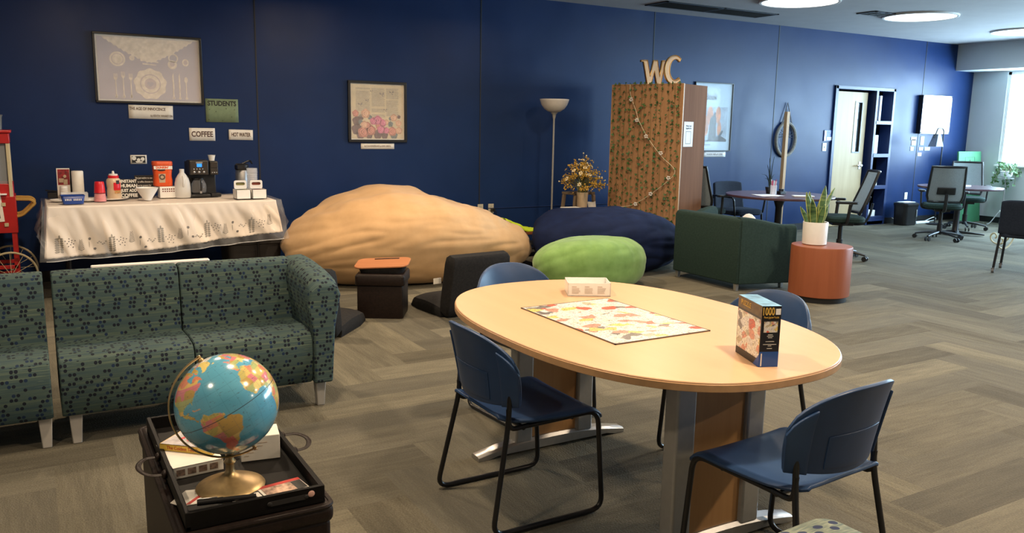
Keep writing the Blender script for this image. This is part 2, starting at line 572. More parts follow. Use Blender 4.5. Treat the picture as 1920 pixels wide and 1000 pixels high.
def tag(o, label, cat, group=None):
    o['label'] = label; o['category'] = cat
    if group: o['group'] = group
    return o

def plabel(o, label):
    o['label'] = label
    return o

def struct(name, mb, mat, **kw):
    o = obj(name, mb, mat, **kw)
    o['kind'] = 'structure'
    return o

def dup(root, loc, rz, label, group=None):
    def cp(o, parent):
        c = o.copy(); COLL.objects.link(c); c.parent = parent
        for ch in KIDS.get(o.name, []): cp(ch, c)
        return c
    KIDS = {}
    for o in bpy.data.objects:
        if o.parent: KIDS.setdefault(o.parent.name, []).append(o)
    r = cp(root, None)
    r.location = loc; r.rotation_euler = (0, 0, rz)
    r['label'] = label
    if group: r['group'] = group
    return r

_font = {}
def text(name, s, size, mat, parent, loc, rot, ext=.0006, align='CENTER', sx=1.0, spacing=1.0, fat=0.0):
    """lettering as a mesh, lying in its own xy plane before rotation"""
    c = bpy.data.curves.new(name, 'FONT')
    c.body = s; c.size = size; c.align_x = align; c.align_y = 'CENTER'; c.extrude = ext
    c.space_character = spacing; c.resolution_u = 3; c.offset = fat
    t = bpy.data.objects.new('tmp', c)
    COLL.objects.link(t)
    dg = bpy.context.evaluated_depsgraph_get()
    me = bpy.data.meshes.new_from_object(t.evaluated_get(dg))
    bpy.data.objects.remove(t); bpy.data.curves.remove(c)
    me.name = name
    me.materials.clear(); me.materials.append(M[mat] if isinstance(mat, str) else mat)
    o = bpy.data.objects.new(name, me)
    COLL.objects.link(o)
    o.parent = parent; o.location = loc; o.rotation_euler = rot; o.scale = (sx, 1, 1)
    return o

WALLTXT = (radians(90), 0, 0)       # readable by someone facing +y

def rrect(w, h, r, n=5):
    pts = []
    for (cx, cy, a0) in ((w / 2 - r, h / 2 - r, 0), (-w / 2 + r, h / 2 - r, 90), (-w / 2 + r, -h / 2 + r, 180), (w / 2 - r, -h / 2 + r, 270)):
        for k in range(n + 1):
            a = radians(a0 + 90 * k / n)
            pts.append((cx + r * cos(a), cy + r * sin(a)))
    return pts

def smoothpath(pts, n=6, closed=False):
    P = [Vector(p) for p in pts]; out = []
    m = len(P)
    rng = range(m if closed else m - 1)
    for i in rng:
        p0 = P[(i - 1) % m] if (closed or i > 0) else P[0]
        p1 = P[i]; p2 = P[(i + 1) % m]
        p3 = P[(i + 2) % m] if (closed or i + 2 < m) else P[-1]
        for k in range(n):
            t = k / n
            out.append(tuple(.5 * ((2 * p1) + (p2 - p0) * t + (2 * p0 - 5 * p1 + 4 * p2 - p3) * t * t + (3 * p1 - p0 - 3 * p2 + p3) * t ** 3)))
    if not closed: out.append(tuple(P[-1]))
    return out

def roundpath(pts, r, n=5):
    """polyline with its corners rounded to radius r"""
    P = [Vector(p) for p in pts]; out = [tuple(P[0])]
    for i in range(1, len(P) - 1):
        a = (P[i - 1] - P[i]); b = (P[i + 1] - P[i])
        d = min(r, a.length * .45, b.length * .45)
        s0 = P[i] + a.normalized() * d; s1 = P[i] + b.normalized() * d
        for k in range(n + 1):
            t = k / n
            out.append(tuple(s0 * (1 - t) ** 2 + P[i] * 2 * t * (1 - t) + s1 * t * t))
    out.append(tuple(P[-1]))
    return out

# ================================================================== THE ROOM
m = MB().span(XL, XR + .2, YF, 2.2, -.12, 0)
struct('floor', m, 'carpet', smooth=False)
struct('ceiling', MB().span(XL, XR + .2, YF, .2, CEIL, CEIL + .12), 'ceiling', smooth=False)
# back wall with the door and side-light openings (x 10.90..12.27)
DX0, DX1, DZ = 10.90, 12.27, 2.18
m = MB()
m.span(XL, DX0, 0, .18, 0, CEIL); m.span(DX1, XR + .2, 0, .18, 0, CEIL); m.span(DX0, DX1, 0, .18, DZ, CEIL)
struct('wall_back', m, 'wall_blue', smooth=False)
struct('wall_left', MB().span(XL - .15, XL, YF, .18, 0, CEIL), 'wall_dark', smooth=False)
struct('wall_front', MB().span(XL, XR + .2, YF - .15, YF, 0, CEIL), 'wall_dark', smooth=False)
# right wall with windows
m = MB()
m.span(XR, XR + .2, YF, 0, 0, WZ0); m.span(XR, XR + .2, YF, 0, WZ1, CEIL)
edges = [0] + [v for w in WINS for v in w] + [YF]
for k in range(0, len(edges), 2):
    m.span(XR, XR + .2, edges[k + 1], edges[k], WZ0, WZ1)
struct('wall_right', m, 'wall_pale', smooth=False)
struct('trim_1', MB().span(SOFX, XR, YF, 0, SOFZ, CEIL), 'wall_pale', smooth=False)['label'] = 'dropped soffit over the windows'
for n_, (ya, yb) in enumerate(WINS):
    fr = MB()
    fr.span(XR + .02, XR + .10, yb, ya, WZ0, WZ0 + .05); fr.span(XR + .02, XR + .10, yb, ya, WZ1 - .05, WZ1)
    for yy in (ya - .025, (ya + yb) / 2, yb + .025):
        fr.span(XR + .02, XR + .10, yy - .025, yy + .025, WZ0, WZ1)
    w = struct('window_%d' % (n_ + 1), fr, 'white', smooth=False)
    obj('window_pane', MB().span(XR + .055, XR + .062, yb, ya, WZ0 + .05, WZ1 - .05), glass_mat('window_glass', (1, 1, 1), alpha=.08), w, smooth=False)
    obj('window_sill', MB().span(XR - .07, XR + .02, yb - .03, ya + .03, WZ0 - .03, WZ0), 'white', w, bev=.006)
for k, x in enumerate((-.52, 2.06, 4.64, 7.22, 9.55, 13.05)):
    m = MB().span(x - .006, x + .006, -.004, .0, 0.0, CEIL) if True else None
    struct('trim_%d' % (k + 2), m, 'black_base', smooth=False)
m = MB()
m.tube([(4.75, -.006, .525), (10.6, -.006, .525)], .006, 6)
struct('trim_9', m, 'navy_trim')
struct('baseboard_back', MB().span(XL, DX0 - .06, -.012, 0, 0, .10).span(DX1 + .04, XR, -.012, 0, 0, .10), 'black_base', smooth=False)
struct('baseboard_right', MB().span(XR - .012, XR, YF, 0, 0, .10), 'black_base', smooth=False)

# door and side shelves set into the opening
fr = MB()
fr.span(DX0 - .05, DX0 + .01, -.03, .18, 0, DZ + .04)
fr.span(DX1 - .01, DX1 + .045, -.03, .18, 0, DZ + .04)
fr.span(DX0 - .05, DX1 + .045, -.03, .18, DZ - .01, DZ + .04)
fr.span(11.83, 11.885, -.03, .18, 0, DZ)
for z in (.035, .62, 1.14, 1.67):
    fr.span(11.86, DX1, -.03, .18, z - .03, z + .03)
fr.span(11.86, DX1, -.03, .06, 0, .14)
d1 = struct('door_1', fr, 'navy_trim', bev=.004)
# the leaf is ajar: hinged at its left edge
leaf = thing('tmp', '', '', (DX0 + .012, .03, 0), radians(2.5))
for k_ in ('label', 'category'): del leaf[k_]
leaf.name = 'door_leaf'; leaf.parent = d1
lw = .83
m = MB().span(0, lw, 0, .045, .01, 2.14)
m2 = MB()
dl = obj('leaf_panel', MB().span(0, .54, 0, .045, .01, 2.14).span(.70, lw, 0, .045, .01, 2.14).span(.54, .70, 0, .045, .01, 1.20).span(.54, .70, 0, .045, 1.98, 2.14), 'door_wood', leaf, smooth=False)
g = MB(); a, b, c, d = .54, .70, 1.20, 1.98
g.span(a - .02, b + .02, -.006, .051, c - .02, c); g.span(a - .02, b + .02, -.006, .051, d, d + .02)
g.span(a - .02, a, -.006, .051, c, d); g.span(b, b + .02, -.006, .051, c, d)
obj('vision_frame', g, 'black_metal', leaf, smooth=False)
obj('vision_glass', MB().span(a, b, .018, .026, c, d), glass_mat('dark_door_glass', (.02, .025, .03), alpha=.85), leaf, smooth=False)
h = MB()
h.cyl((lw - .07, 0, .98), (lw - .07, -.05, .98), .018, 12)
h.tube([(lw - .07, -.045, .98), (lw - .19, -.05, .98)], .011, 8)
h.box((lw - .07, -.004, .98), (.05, .008, .12))
obj('door_handle', h, 'steel', leaf)
# dim room beyond the opening
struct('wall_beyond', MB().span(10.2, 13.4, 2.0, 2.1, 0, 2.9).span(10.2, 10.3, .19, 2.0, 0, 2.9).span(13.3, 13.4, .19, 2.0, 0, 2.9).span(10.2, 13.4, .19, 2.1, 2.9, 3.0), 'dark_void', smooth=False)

# ceiling fittings
lm = emit_mat('ceiling_lamp_diffuser', (.86, .95, 1.0), 5.5)
names = ['round glowing ceiling lamp above the oak cabinet side, first of the row', 'round glowing ceiling lamp beside the small dark vent', 'round glowing ceiling lamp nearest the right wall soffit']
names[0] = 'round glowing ceiling lamp cut by the top edge, nearest the long slotted vent'
for k, (x, y, p, c) in enumerate(CEIL_LAMPS):
    t = thing('ceiling_lamp', names[k], 'ceiling lamp', (x, y, CEIL), group='round ceiling lamps')
    obj('lamp_rim', MB().lathe([(.46, 0), (.46, -.022), (.44, -.026), (.425, -.02), (.425, -.001)], 48, cap=False), 'white', t)
    obj('lamp_diffuser', MB().lathe([(.0, -.02), (.25, -.019), (.425, -.012)], 48, cap=False), lm, t)
def vent(label, loc, L, Wd, rz, n):
    t = thing('ceiling_vent', label, 'vent', loc, rz)
    obj('vent_frame', MB().span(-L / 2, L / 2, -Wd / 2, -Wd / 2 + .03, -.012, 0).span(-L / 2, L / 2, Wd / 2 - .03, Wd / 2, -.012, 0).span(-L / 2, -L / 2 + .03, -Wd / 2, Wd / 2, -.012, 0).span(L / 2 - .03, L / 2, -Wd / 2, Wd / 2, -.012, 0).span(-.015, .015, -Wd / 2, Wd / 2, -.012, 0), 'black_metal', t, smooth=False)
    s_ = MB()
    for k in range(n):
        y = -Wd / 2 + .04 + (Wd - .08) * k / (n - 1)
        s_.at((0, y, -.006), rx=radians(35)).box((0, 0, 0), (L - .05, .02, .002))
    obj('vent_slats', s_, 'black_metal', t, smooth=False)
    obj('vent_backing', MB().span(-L / 2 + .02, L / 2 - .02, -Wd / 2 + .02, Wd / 2 - .02, -.003, -.0005), 'dark_void', t, smooth=False)
vent('long dark slotted ceiling vent running along the blue wall', (7.66, -.62, CEIL), 1.9, .42, 0, 12)
vent('small dark square ceiling vent beside the middle round lamp', (9.52, -1.62, CEIL), .42, .30, 0, 8)

# ================================================================== FLAT THINGS ON THE BLUE WALL
def sheet(name, label, cat, x0, x1, z0, z1, mat, y=-.0045, rot=0.0, th=.0012, curl=0.0, group=None):
    """a sheet of paper fixed to the back wall; origin at its centre"""
    w, h = x1 - x0, z1 - z0
    mb = MB().grid(lambda u, v: ((u - .5) * w, -curl * (2 * abs(u - .5)) ** 3, (v - .5) * h), 9, 3)
    o = obj(name, mb, mat, smooth=True, solid=th)
    o.location = ((x0 + x1) / 2, y, (z0 + z1) / 2); o.rotation_euler = (0, rot, 0)
    return tag(o, label, cat, group)

def frame_box(t, w, h, fw, depth, mat):
    mb = MB()
    mb.span(-w / 2, w / 2, -depth, 0, h / 2 - fw, h / 2).span(-w / 2, w / 2, -depth, 0, -h / 2, -h / 2 + fw)
    mb.span(-w / 2, -w / 2 + fw, -depth, 0, -h / 2 + fw, h / 2 - fw).span(w / 2 - fw, w / 2, -depth, 0, -h / 2 + fw, h / 2 - fw)
    return obj('picture_frame', mb, mat, t, bev=.003)

def flat(t, name, polys, mat, y, th=.0012):
    """flat printed shapes lying in the xz plane of a thing"""
    mb = MB(); mb.M = Matrix.Rotation(radians(90), 4, 'X')
    for p in polys: mb.prism(p, -y, -y + th)
    return obj(name, mb, mat, t, smooth=False)

def disc(cx, cz, r, n=26, rz=None, wob=0.0, k=9):
    rz = rz or r
    return [(cx + r * (1 + wob * sin(k * 2 * pi * i / n)) * cos(2 * pi * i / n), cz + rz * (1 + wob * sin(k * 2 * pi * i / n)) * sin(2 * pi * i / n)) for i in range(n)]

def ring(cx, cz, r, w, n=30, **kw):
    o = disc(cx, cz, r, n, **kw); i = disc(cx, cz, r - w, n)
    return [[o[k], o[(k + 1) % n], i[(k + 1) % n], i[k]] for k in range(n)]

GLAZE = base('picture_glazing', (.8, .8, .8), .06, spec=.5, Alpha=.10)

# --- place-setting print
t = thing('framed_print', 'large black framed lilac print of a table place setting', 'picture', (1.055, -.002, 1.985), radians(0))
w, h = .955, .645
frame_box(t, w, h, .02, .03, 'black_plastic')
obj('print_border', MB().span(-w / 2 + .02, w / 2 - .02, -.008, -.004, -h / 2 + .02, h / 2 - .02), 'paper', t, smooth=False)
LIL = speck('lilac_grey_print', (.60, .55, .60), .6, .04, 6)  # print colour lightened to stand in for glare on the glass
CRM = speck('cream_print', (.90, .80, .68), .6, .12, 30)  # cream also raised, with the glass glare put into the colour
CRD = speck('dusky_print', (.70, .60, .60), .6, .08, 30)
obj('print_ground', MB().span(-w / 2 + .035, w / 2 - .035, -.0095, -.008, -h / 2 + .035, h / 2 - .035), LIL, t, smooth=False)
pl = []
lace = [(-.40, .285)] + [(-.40 + .8 * k / 40, .285 - .215 * (1 - (abs(k / 20 - 1)) ** 1.3) - .012 * (k % 2)) for k in range(41)] + [(.40, .285)]
pl.append(lace)
flat(t, 'lace_cloth', [lace], CRM, -.0098, .0008)
pl = [disc(.0, -.135, .142, 40, wob=.05), disc(-.275, .085, .068), disc(-.15, .10, .024), disc(.325, .08, .03, rz=.035)]
def fork(cx, z0, z1):
    o_ = [[(cx - .005, z0), (cx + .005, z0), (cx + .004, z1 - .06), (cx - .004, z1 - .06)], disc(cx, z0 + .012, .011, 12, rz=.018)]
    o_.append([(cx - .016, z1 - .045), (cx, z1 - .07), (cx + .016, z1 - .045), (cx + .016, z1 - .035), (cx - .016, z1 - .035)])
    for d_ in (-.014, -.005, .005, .014): o_.append([(cx + d_ - .0025, z1 - .037), (cx + d_ + .0025, z1 - .037), (cx + d_ + .002, z1), (cx + d_ - .002, z1)])
    return o_
def knife(cx, z0, z1):
    return [[(cx - .006, z0), (cx + .006, z0), (cx + .005, z0 + .09), (cx + .009, z0 + .10), (cx + .005, z1), (cx - .006, z1 - .03), (cx - .005, z0 + .09)], disc(cx, z0 + .008, .012, 12)]
pl += fork(-.30, -.27, -.05) + fork(-.235, -.27, -.03) + fork(-.17, -.27, -.045)
pl += knife(.205, -.27, -.02) + knife(.262, -.27, -.02)
pl += [[(.318, -.27), (.328, -.27), (.327, -.10), (.319, -.10)], disc(.323, -.085, .016, 16, rz=.028), disc(.323, -.262, .012, 12)]
pl += [[(-.06, .078), (.08, .066), (.08, .076), (-.06, .092)], disc(-.065, .085, .014, 12, rz=.011), [(-.06, .045), (.06, .04), (.06, .048), (-.06, .058)]]
pl += ring(.215, .115, .045, .012, 26) + [disc(.205, .055, .042)]
flat(t, 'printed_tableware', pl, CRM, -.0100, .0008)
pl = ring(0, -.135, .092, .010, 36) + ring(-.275, .085, .052, .006) + [disc(.0, -.135, .052, 30), disc(.325, .08, .018, rz=.022), disc(.205, .058, .022)]
flat(t, 'printed_shadows', pl, CRD, -.0103, .0008)
hz_ = [(0.0 + .032 * 16 * sin(a) ** 3 / 17, -.137 + .030 * (13 * cos(a) - 5 * cos(2 * a) - 2 * cos(3 * a) - cos(4 * a)) / 17) for a in [2 * pi * k / 30 for k in range(30)]]
flat(t, 'printed_heart', [hz_], LIL, -.0108, .0008)
obj('glazing', MB().span(-w / 2 + .02, w / 2 - .02, -.016, -.014, -h / 2 + .02, h / 2 - .02), GLAZE, t, smooth=False)

# --- flowers on book pages print
t = thing('framed_print', 'square black framed print of pink roses and butterflies on book pages', 'picture', (3.355, -.002, 1.64), 0)
w, h = .68, .66
frame_box(t, w, h, .028, .03, 'black_plastic')
PAGE = speck('aged_page', (.66, .56, .38), .7, .10, 8)
obj('print_border', MB().span(-w / 2 + .028, w / 2 - .028, -.008, -.004, -h / 2 + .028, h / 2 - .028), 'paper', t, smooth=False)
obj('print_ground', MB().span(-w / 2 + .038, w / 2 - .038, -.0095, -.008, -h / 2 + .038, h / 2 - .038), PAGE, t, smooth=False)
rg = random.Random(4)
lines = []
for (cx0, cx1) in ((-.25, -.08), (-.07, .09), (.10, .25)):
    z = .25
    while z > -.06:
        if rg.random() > .08: lines.append([(cx0, z), (cx1 - rg.random() * .03, z), (cx1 - .002, z + .0055), (cx0, z + .0055)])
        z -= .0105
flat(t, 'printed_text_lines', lines, speck('print_grey', (.40, .36, .29), .8, .2, 60), -.0098, .0007)
cols = [('rose_salmon', (.50, .20, .15)), ('rose_pink', (.58, .16, .27)), ('rose_dark', (.16, .09, .09)), ('rose_peach', (.62, .36, .24)), ('leaf_blue', (.16, .19, .20))]
for k, (nm, cc) in enumerate(cols):
    ps = []; ps2 = []
    mt = speck(nm, cc, .7, .3, 40)
    spots = {0: [(-.255, -.02, .036), (-.08, -.20, .055), (.17, -.21, .05), (-.17, -.22, .06), (.02, -.15, .045), (-.12, -.15, .04)],
             1: [(.0, -.09, .05), (.04, -.19, .045), (.06, -.12, .04), (-.05, -.10, .04), (.10, -.20, .035)],
             2: [(-.24, -.10, .05), (-.25, -.19, .06), (-.20, -.26, .05), (.0, -.25, .05), (-.10, -.25, .04), (.25, -.05, .02), (.08, -.26, .04), (-.19, -.06, .03)],
             3: [(-.14, -.02, .05), (-.155, -.14, .04), (.19, -.06, .04), (.245, -.12, .035), (.25, -.20, .04), (.10, -.11, .03)],
             4: [(.15, -.13, .03), (-.09, -.06, .025), (.19, -.25, .045), (.15, -.07, .02), (-.20, -.11, .025)]}[k]
    off = {2: .0002, 4: .0004, 0: .0008, 3: .0011, 1: .0014}[k]
    for (x, z, r) in spots:
        z = max(z, -h / 2 + .038 + r); x = max(-w / 2 + .04 + r, min(w / 2 - .04 - r, x))
        ps.append(disc(x, z, r, 22, wob=.08, k=5))
    flat(t, 'printed_blossoms', ps, mt, -.0100 - off, .0003)
    if k in (0, 1, 3):
        q = []
        for (x, z, r) in spots:
            z = max(z, -h / 2 + .038 + r); x = max(-w / 2 + .04 + r, min(w / 2 - .04 - r, x))
            q += ring(x, z, r * .62, r * .12, 16) + ring(x + r * .1, z, r * .32, r * .12, 12)
        flat(t, 'printed_petal_lines', q, speck(nm + '_line', [min(1, c * 1.5 + .08) for c in cc], .7), -.0103 - off - .0002, .0003)
bf = []
for (x, z, s_) in ((-.20, .075, .022), (-.12, .12, .018), (-.07, .22, .014), (.05, .19, .024), (.165, .21, .024), (.09, .02, .018)):
    bf += [[(x, z), (x - s_, z + s_), (x - s_ * 1.1, z - s_ * .1)], [(x, z), (x + s_ * .9, z + s_ * 1.2), (x + s_ * 1.1, z + s_ * .1)], [(x, z), (x + s_ * .8, z - s_ * .7), (x + .2 * s_, z - s_ * .8)]]
flat(t, 'printed_butterflies', bf, speck('butterfly_print', (.15, .14, .17), .7), -.0101, .0003)
obj('glazing', MB().span(-w / 2 + .028, w / 2 - .028, -.018, -.016, -h / 2 + .028, h / 2 - .028), GLAZE, t, smooth=False)

# --- movie style book poster, partly hidden by the cabinet
t = thing('framed_poster', 'tall framed poster partly hidden behind the wooden cabinet', 'poster', (8.33, -.002, 1.685), 0)
w, h = .72, .95
frame_box(t, w, h, .014, .025, 'black_plastic')
obj('poster_paper', MB().span(-w / 2 + .014, w / 2 - .014, -.008, -.004, -h / 2 + .014, h / 2 - .014), speck('pale_blue_poster', (.42, .56, .68), .5, .03), t, smooth=False)
obj('photo_ground', MB().span(-.27, .28, -.0095, -.008, -.34, .14), speck('poster_sky', (.30, .38, .47), .5, .25, 6), t, smooth=False)
flat(t, 'printed_flames', [disc(-.05, .02, .06, 16, rz=.13), disc(.10, .03, .05, 16, rz=.12), disc(-.12, -.12, .05, 16, rz=.14), disc(.13, -.16, .04, 16, rz=.10)], speck('poster_flame', (.55, .20, .06), .6, .4, 12), -.0096, .0003)
flat(t, 'printed_figure', [[(-.08, -.34), (.08, -.34), (.07, -.02), (.055, .02), (.03, .035), (.0, .02), (-.045, -.02)], disc(.035, .045, .022, 12, rz=.028), [(.08, -.30), (.19, -.18), (.21, -.20), (.12, -.34)], [(-.27, -.34), (.28, -.34), (.28, -.31), (.15, -.25), (-.1, -.32), (-.27, -.28)]], speck('poster_dark', (.030, .035, .045), .6), -.0099, .0003)
text('poster_title', 'The Book', .125, 'ink', t, (-.33, -.0105, .275), WALLTXT, sx=.78, align='LEFT', fat=.001)
text('poster_title', 'Thief', .125, 'ink', t, (-.33, -.0105, .175), WALLTXT, sx=.78, align='LEFT', fat=.001)
text('poster_small_print', 'A NOVEL FOR ALL READERS', .02, 'ink_grey', t, (-.14, -.0105, -.385), WALLTXT)
obj('glazing', MB().span(-w / 2 + .014, w / 2 - .014, -.016, -.0145, -h / 2 + .014, h / 2 - .014), GLAZE, t, smooth=False)

# --- handwritten papers
def sign(name, label, x0, x1, z0, z1, mat, lines, rot=0.0, curl=0.0, inkm='brown_ink'):
    o = sheet(name, label, 'sign', x0, x1, z0, z1, mat, rot=rot, curl=curl)
    for (s_, size, dx, dz, sx, fat) in lines:
        text('lettering', s_, size, inkm, o, (dx, -.0022 - curl * .0 - (.002 if curl else 0), dz), WALLTXT, ext=.0004, sx=sx, fat=fat)
    return o
sign('paper_sign', 'white title card below the large place setting print', .85, 1.245, 1.52, 1.65, 'paper', [('THE AGE OF INNOCENCE', .038, -.03, .028, .72, .0005), ('by EDITH WHARTON', .028, .095, -.035, .75, 0)], inkm='brown_ink', rot=.01)
s1 = sign('paper_sign', 'green paper sign reading STUDENTS', 1.55, 1.865, 1.50, 1.73, 'green_paper', [('STUDENTS', .066, .0, .068, .86, .0018)], inkm='ink')
for (x, z) in ((-.12, .01), (-.06, -.01), (.04, .02), (.12, .01), (.09, -.06), (-.13, -.09), (0, -.10)): obj('push_pin', MB().ball((x, -.003, z), (.004, .003, .004), 6, 4), 'ink', s1)
sign('paper_sign', 'white card reading COFFEE', 1.385, 1.63, 1.315, 1.44, 'paper', [('COFFEE', .074, 0, 0, .80, .0022)])
sign('paper_sign', 'curled white card reading HOT WATER', 1.762, 2.00, 1.325, 1.428, 'paper', [('HOT WATER', .056, 0, 0, .58, .0014)], curl=.006, rot=.015)
sign('paper_sign', 'narrow white title card below the rose print', 3.16, 3.55, 1.235, 1.298, 'paper', [('ALICE IN WONDERLAND by LEWIS CARROLL', .026, 0, 0, .60, .0002)])
sign('paper_sign', 'pale title card below the tall poster', 8.20, 8.62, 1.13, 1.205, 'paper_cool', [('THE BOOK THIEF by M. ZUSAK', .038, .0, 0, .60, .0)], inkm='ink_grey')
s1 = sheet('sticker', 'small black and white sticker on the wall beside the orange tub', 'sticker', .84, .985, 1.09, 1.175, 'paper')
flat(s1, 'printed_picture', [[(-.06, -.032), (.06, -.032), (.06, .032), (-.06, .032)]], 'ink', -.0022, .0004)
flat(s1, 'printed_faces', [disc(-.04, .012, .02, 14), disc(.0, -.004, .016, 12), disc(.036, .004, .018, 12), [(-.02, -.03), (.03, -.03), (.04, -.018), (-.03, -.016)]], 'paper', -.0026, .0004)

# --- outlets, switch, room sign, security dots
def plate(label, x, z, w=.075, h=.118, mat='cream_plate', dark=True):
    t = thing('wall_outlet', label, 'outlet', (x, -.002, z))
    obj('cover_plate', MB().box((0, -.003, 0), (w, .006, h)), M[mat], t, bev=.002)
    if dark:
        s_ = MB()
        for dz in (-.026, .026):
            for dx in (-.008, .008): s_.box((dx, -.0068, dz), (.003, .002, .010))
        obj('socket_slots', s_, 'ink', t, smooth=False)
    return t
M['cream_plate'] = speck('cream_plastic', (.52, .48, .38), .45, .03)
plate('cream wall outlet just left of the one with a black plug', 4.655, .52)
t = plate('cream wall outlet with a black plug in it', 4.80, .52)
obj('black_plug', MB().box((.012, -.03, -.012), (.036, .045, .04)).tube(smoothpath([(.02, -.05, -.02), (.045, -.055, -.03), (.05, -.04, -.10), (.04, -.02, -.2)]), .004, 6), 'black_plastic', t)
plate('white wall outlet above the paper shredder', 12.87, .455, mat='white')
t = thing('wall_switch', 'white light switch beside the wooden door', 'switch', (10.71, -.002, 1.275))
obj('cover_plate', MB().box((0, -.003, 0), (.09, .006, .125)), 'paper_cool', t, bev=.002)
obj('toggle', MB().box((0, -.010, 0), (.012, .014, .026)), 'white', t)
t = thing('room_sign', 'blue room sign with a white slot beside the door', 'sign', (10.77, -.002, 1.45))
obj('sign_plate', MB().box((0, -.005, 0), (.19, .010, .17)), 'blue_plate' if 'blue_plate' in M else 'blue_plastic', t, bev=.002)
obj('paper_insert', MB().box((.03, -.0112, -.045), (.12, .002, .05)), 'paper_cool', t, smooth=False)
obj('steel_strip', MB().box((-.07, -.0112, 0), (.035, .003, .15)), 'steel', t, smooth=False)
text('lettering', '151', .035, 'paper_cool', t, (.03, -.0115, .045), WALLTXT)

# --- whiteboard and notes
t = thing('whiteboard', 'silver framed whiteboard cabinet on the blue wall past the door', 'whiteboard', (13.37, -.002, 1.825))
w, h = .80, .64
mb = MB().span(-w / 2, w / 2, -.075, 0, -h / 2, h / 2)
obj('board_case', mb, 'black_plastic', t, bev=.003)
obj('board_surface', MB().span(-w / 2 + .03, w / 2 - .03, -.080, -.075, -h / 2 + .03, h / 2 - .03), 'white_glossy', t, smooth=False)
mb = MB()
for a in ((-w / 2, w / 2, -h / 2, -h / 2 + .03), (-w / 2, w / 2, h / 2 - .03, h / 2), (-w / 2, -w / 2 + .03, -h / 2, h / 2), (w / 2 - .03, w / 2, -h / 2, h / 2)):
    mb.span(a[0], a[1], -.086, -.074, a[2], a[3])
obj('board_frame', mb, 'steel', t, bev=.002)
notes = [(12.93, 1.42, .15, .06), (12.94, 1.355, .12, .10), (12.91, 1.25, .09, .07), (13.17, 1.385, .10, .15), (13.16, 1.25, .12, .055), (13.33, 1.25, .15, .06), (13.13, 1.155, .11, .06)]
nl = ['top left note', 'white note taped below the top left note', 'small note at the lower left of the cluster', 'tall note in the middle of the cluster', 'note under the tall note', 'wide note at the right of the cluster', 'lowest note of the cluster']
for (x, z, w_, h_), l_ in zip(notes, nl):
    sheet('paper_note', 'white paper ' + l_ + ' under the whiteboard' if 'note taped' not in l_ else l_ + ' under the whiteboard', 'note', x - w_ / 2, x + w_ / 2, z - h_ / 2, z + h_ / 2, 'paper_cool', group='paper notes under the whiteboard')

# --- dream catcher and pole
t = thing('wall_hanging', 'round woven hoop hanging on a cord on the blue wall', 'wall hanging', (9.81, -.03, 1.385))
hoop = [(.205 * cos(a), 0, .245 * sin(a)) for a in [2 * pi * k / 36 for k in range(36)]]
obj('hoop', MB().tube(hoop, .024, 8, closed=True), speck('rattan_wrap', (.20, .19, .17), .8, .3, 60), t)
web = MB()
rg = random.Random(9)
for k in range(9):
    a = radians(200 + k * 17.5) ; 
    web.tube([(0, 0, -.06), (.06 * cos(a + 1.2), 0, .05), (.2 * cos(pi * k / 8), 0, .2 * sin(pi * k / 8) * .9 + .02)], .004, 5)
web.tube([(0, 0, -.24), (.01, 0, -.1), (0, 0, .02)], .012, 6)
for r_ in (.12, .17):
    web.tube([(r_ * cos(a) * .9, 0, r_ * sin(a)) for a in [2 * pi * k / 24 for k in range(24)]], .002, 4, closed=True)
obj('woven_web', web, speck('dark_cord', (.04, .045, .06), .8), t)
obj('cord', MB().tube([(-.10, 0, .215), (.0, .01, .54), (.10, 0, .215)], .007, 6).tube([(-.13, 0, .19), (.0, .01, .545), (.13, 0, .19)], .005, 6), speck('grey_cord', (.16, .17, .20), .8), t)
t = thing('wooden_pole', 'square pine pole standing in front of the hoop by the round table', 'pole', (9.27, -.5, 0))
obj('pole_shaft', MB().box((0, 0, .90), (.055, .055, 1.76)), 'pole_wood', t, bev=.004)
obj('pole_foot', MB().box((0, 0, .012), (.26, .26, .024)), 'pole_wood', t, bev=.004)

# --- books and boxes on the side-light shelves
for (x, z0, w_, h_, mt, lb, nm, ct) in ((12.0, 1.70, .05, .40, 'paper_cool', 'white binder standing on the top shelf by the door', 'binder', 'binder'), (11.95, 1.17, .13, .30, 'paper_cool', 'white box standing on the second shelf by the door', 'storage_box', 'box'),
                                  (12.0, .65, .16, .05, 'paper', 'stack of papers on the third shelf by the door', 'paper_stack', 'paper'), (12.0, .14, .2, .10, 'white', 'pale box on the bottom shelf by the door', 'storage_box', 'box')):
    tag(obj(nm, MB().box((0, 0, h_ / 2), (w_, .15, h_)), mt, bev=.004, loc=(x, .08, z0)), lb, ct)

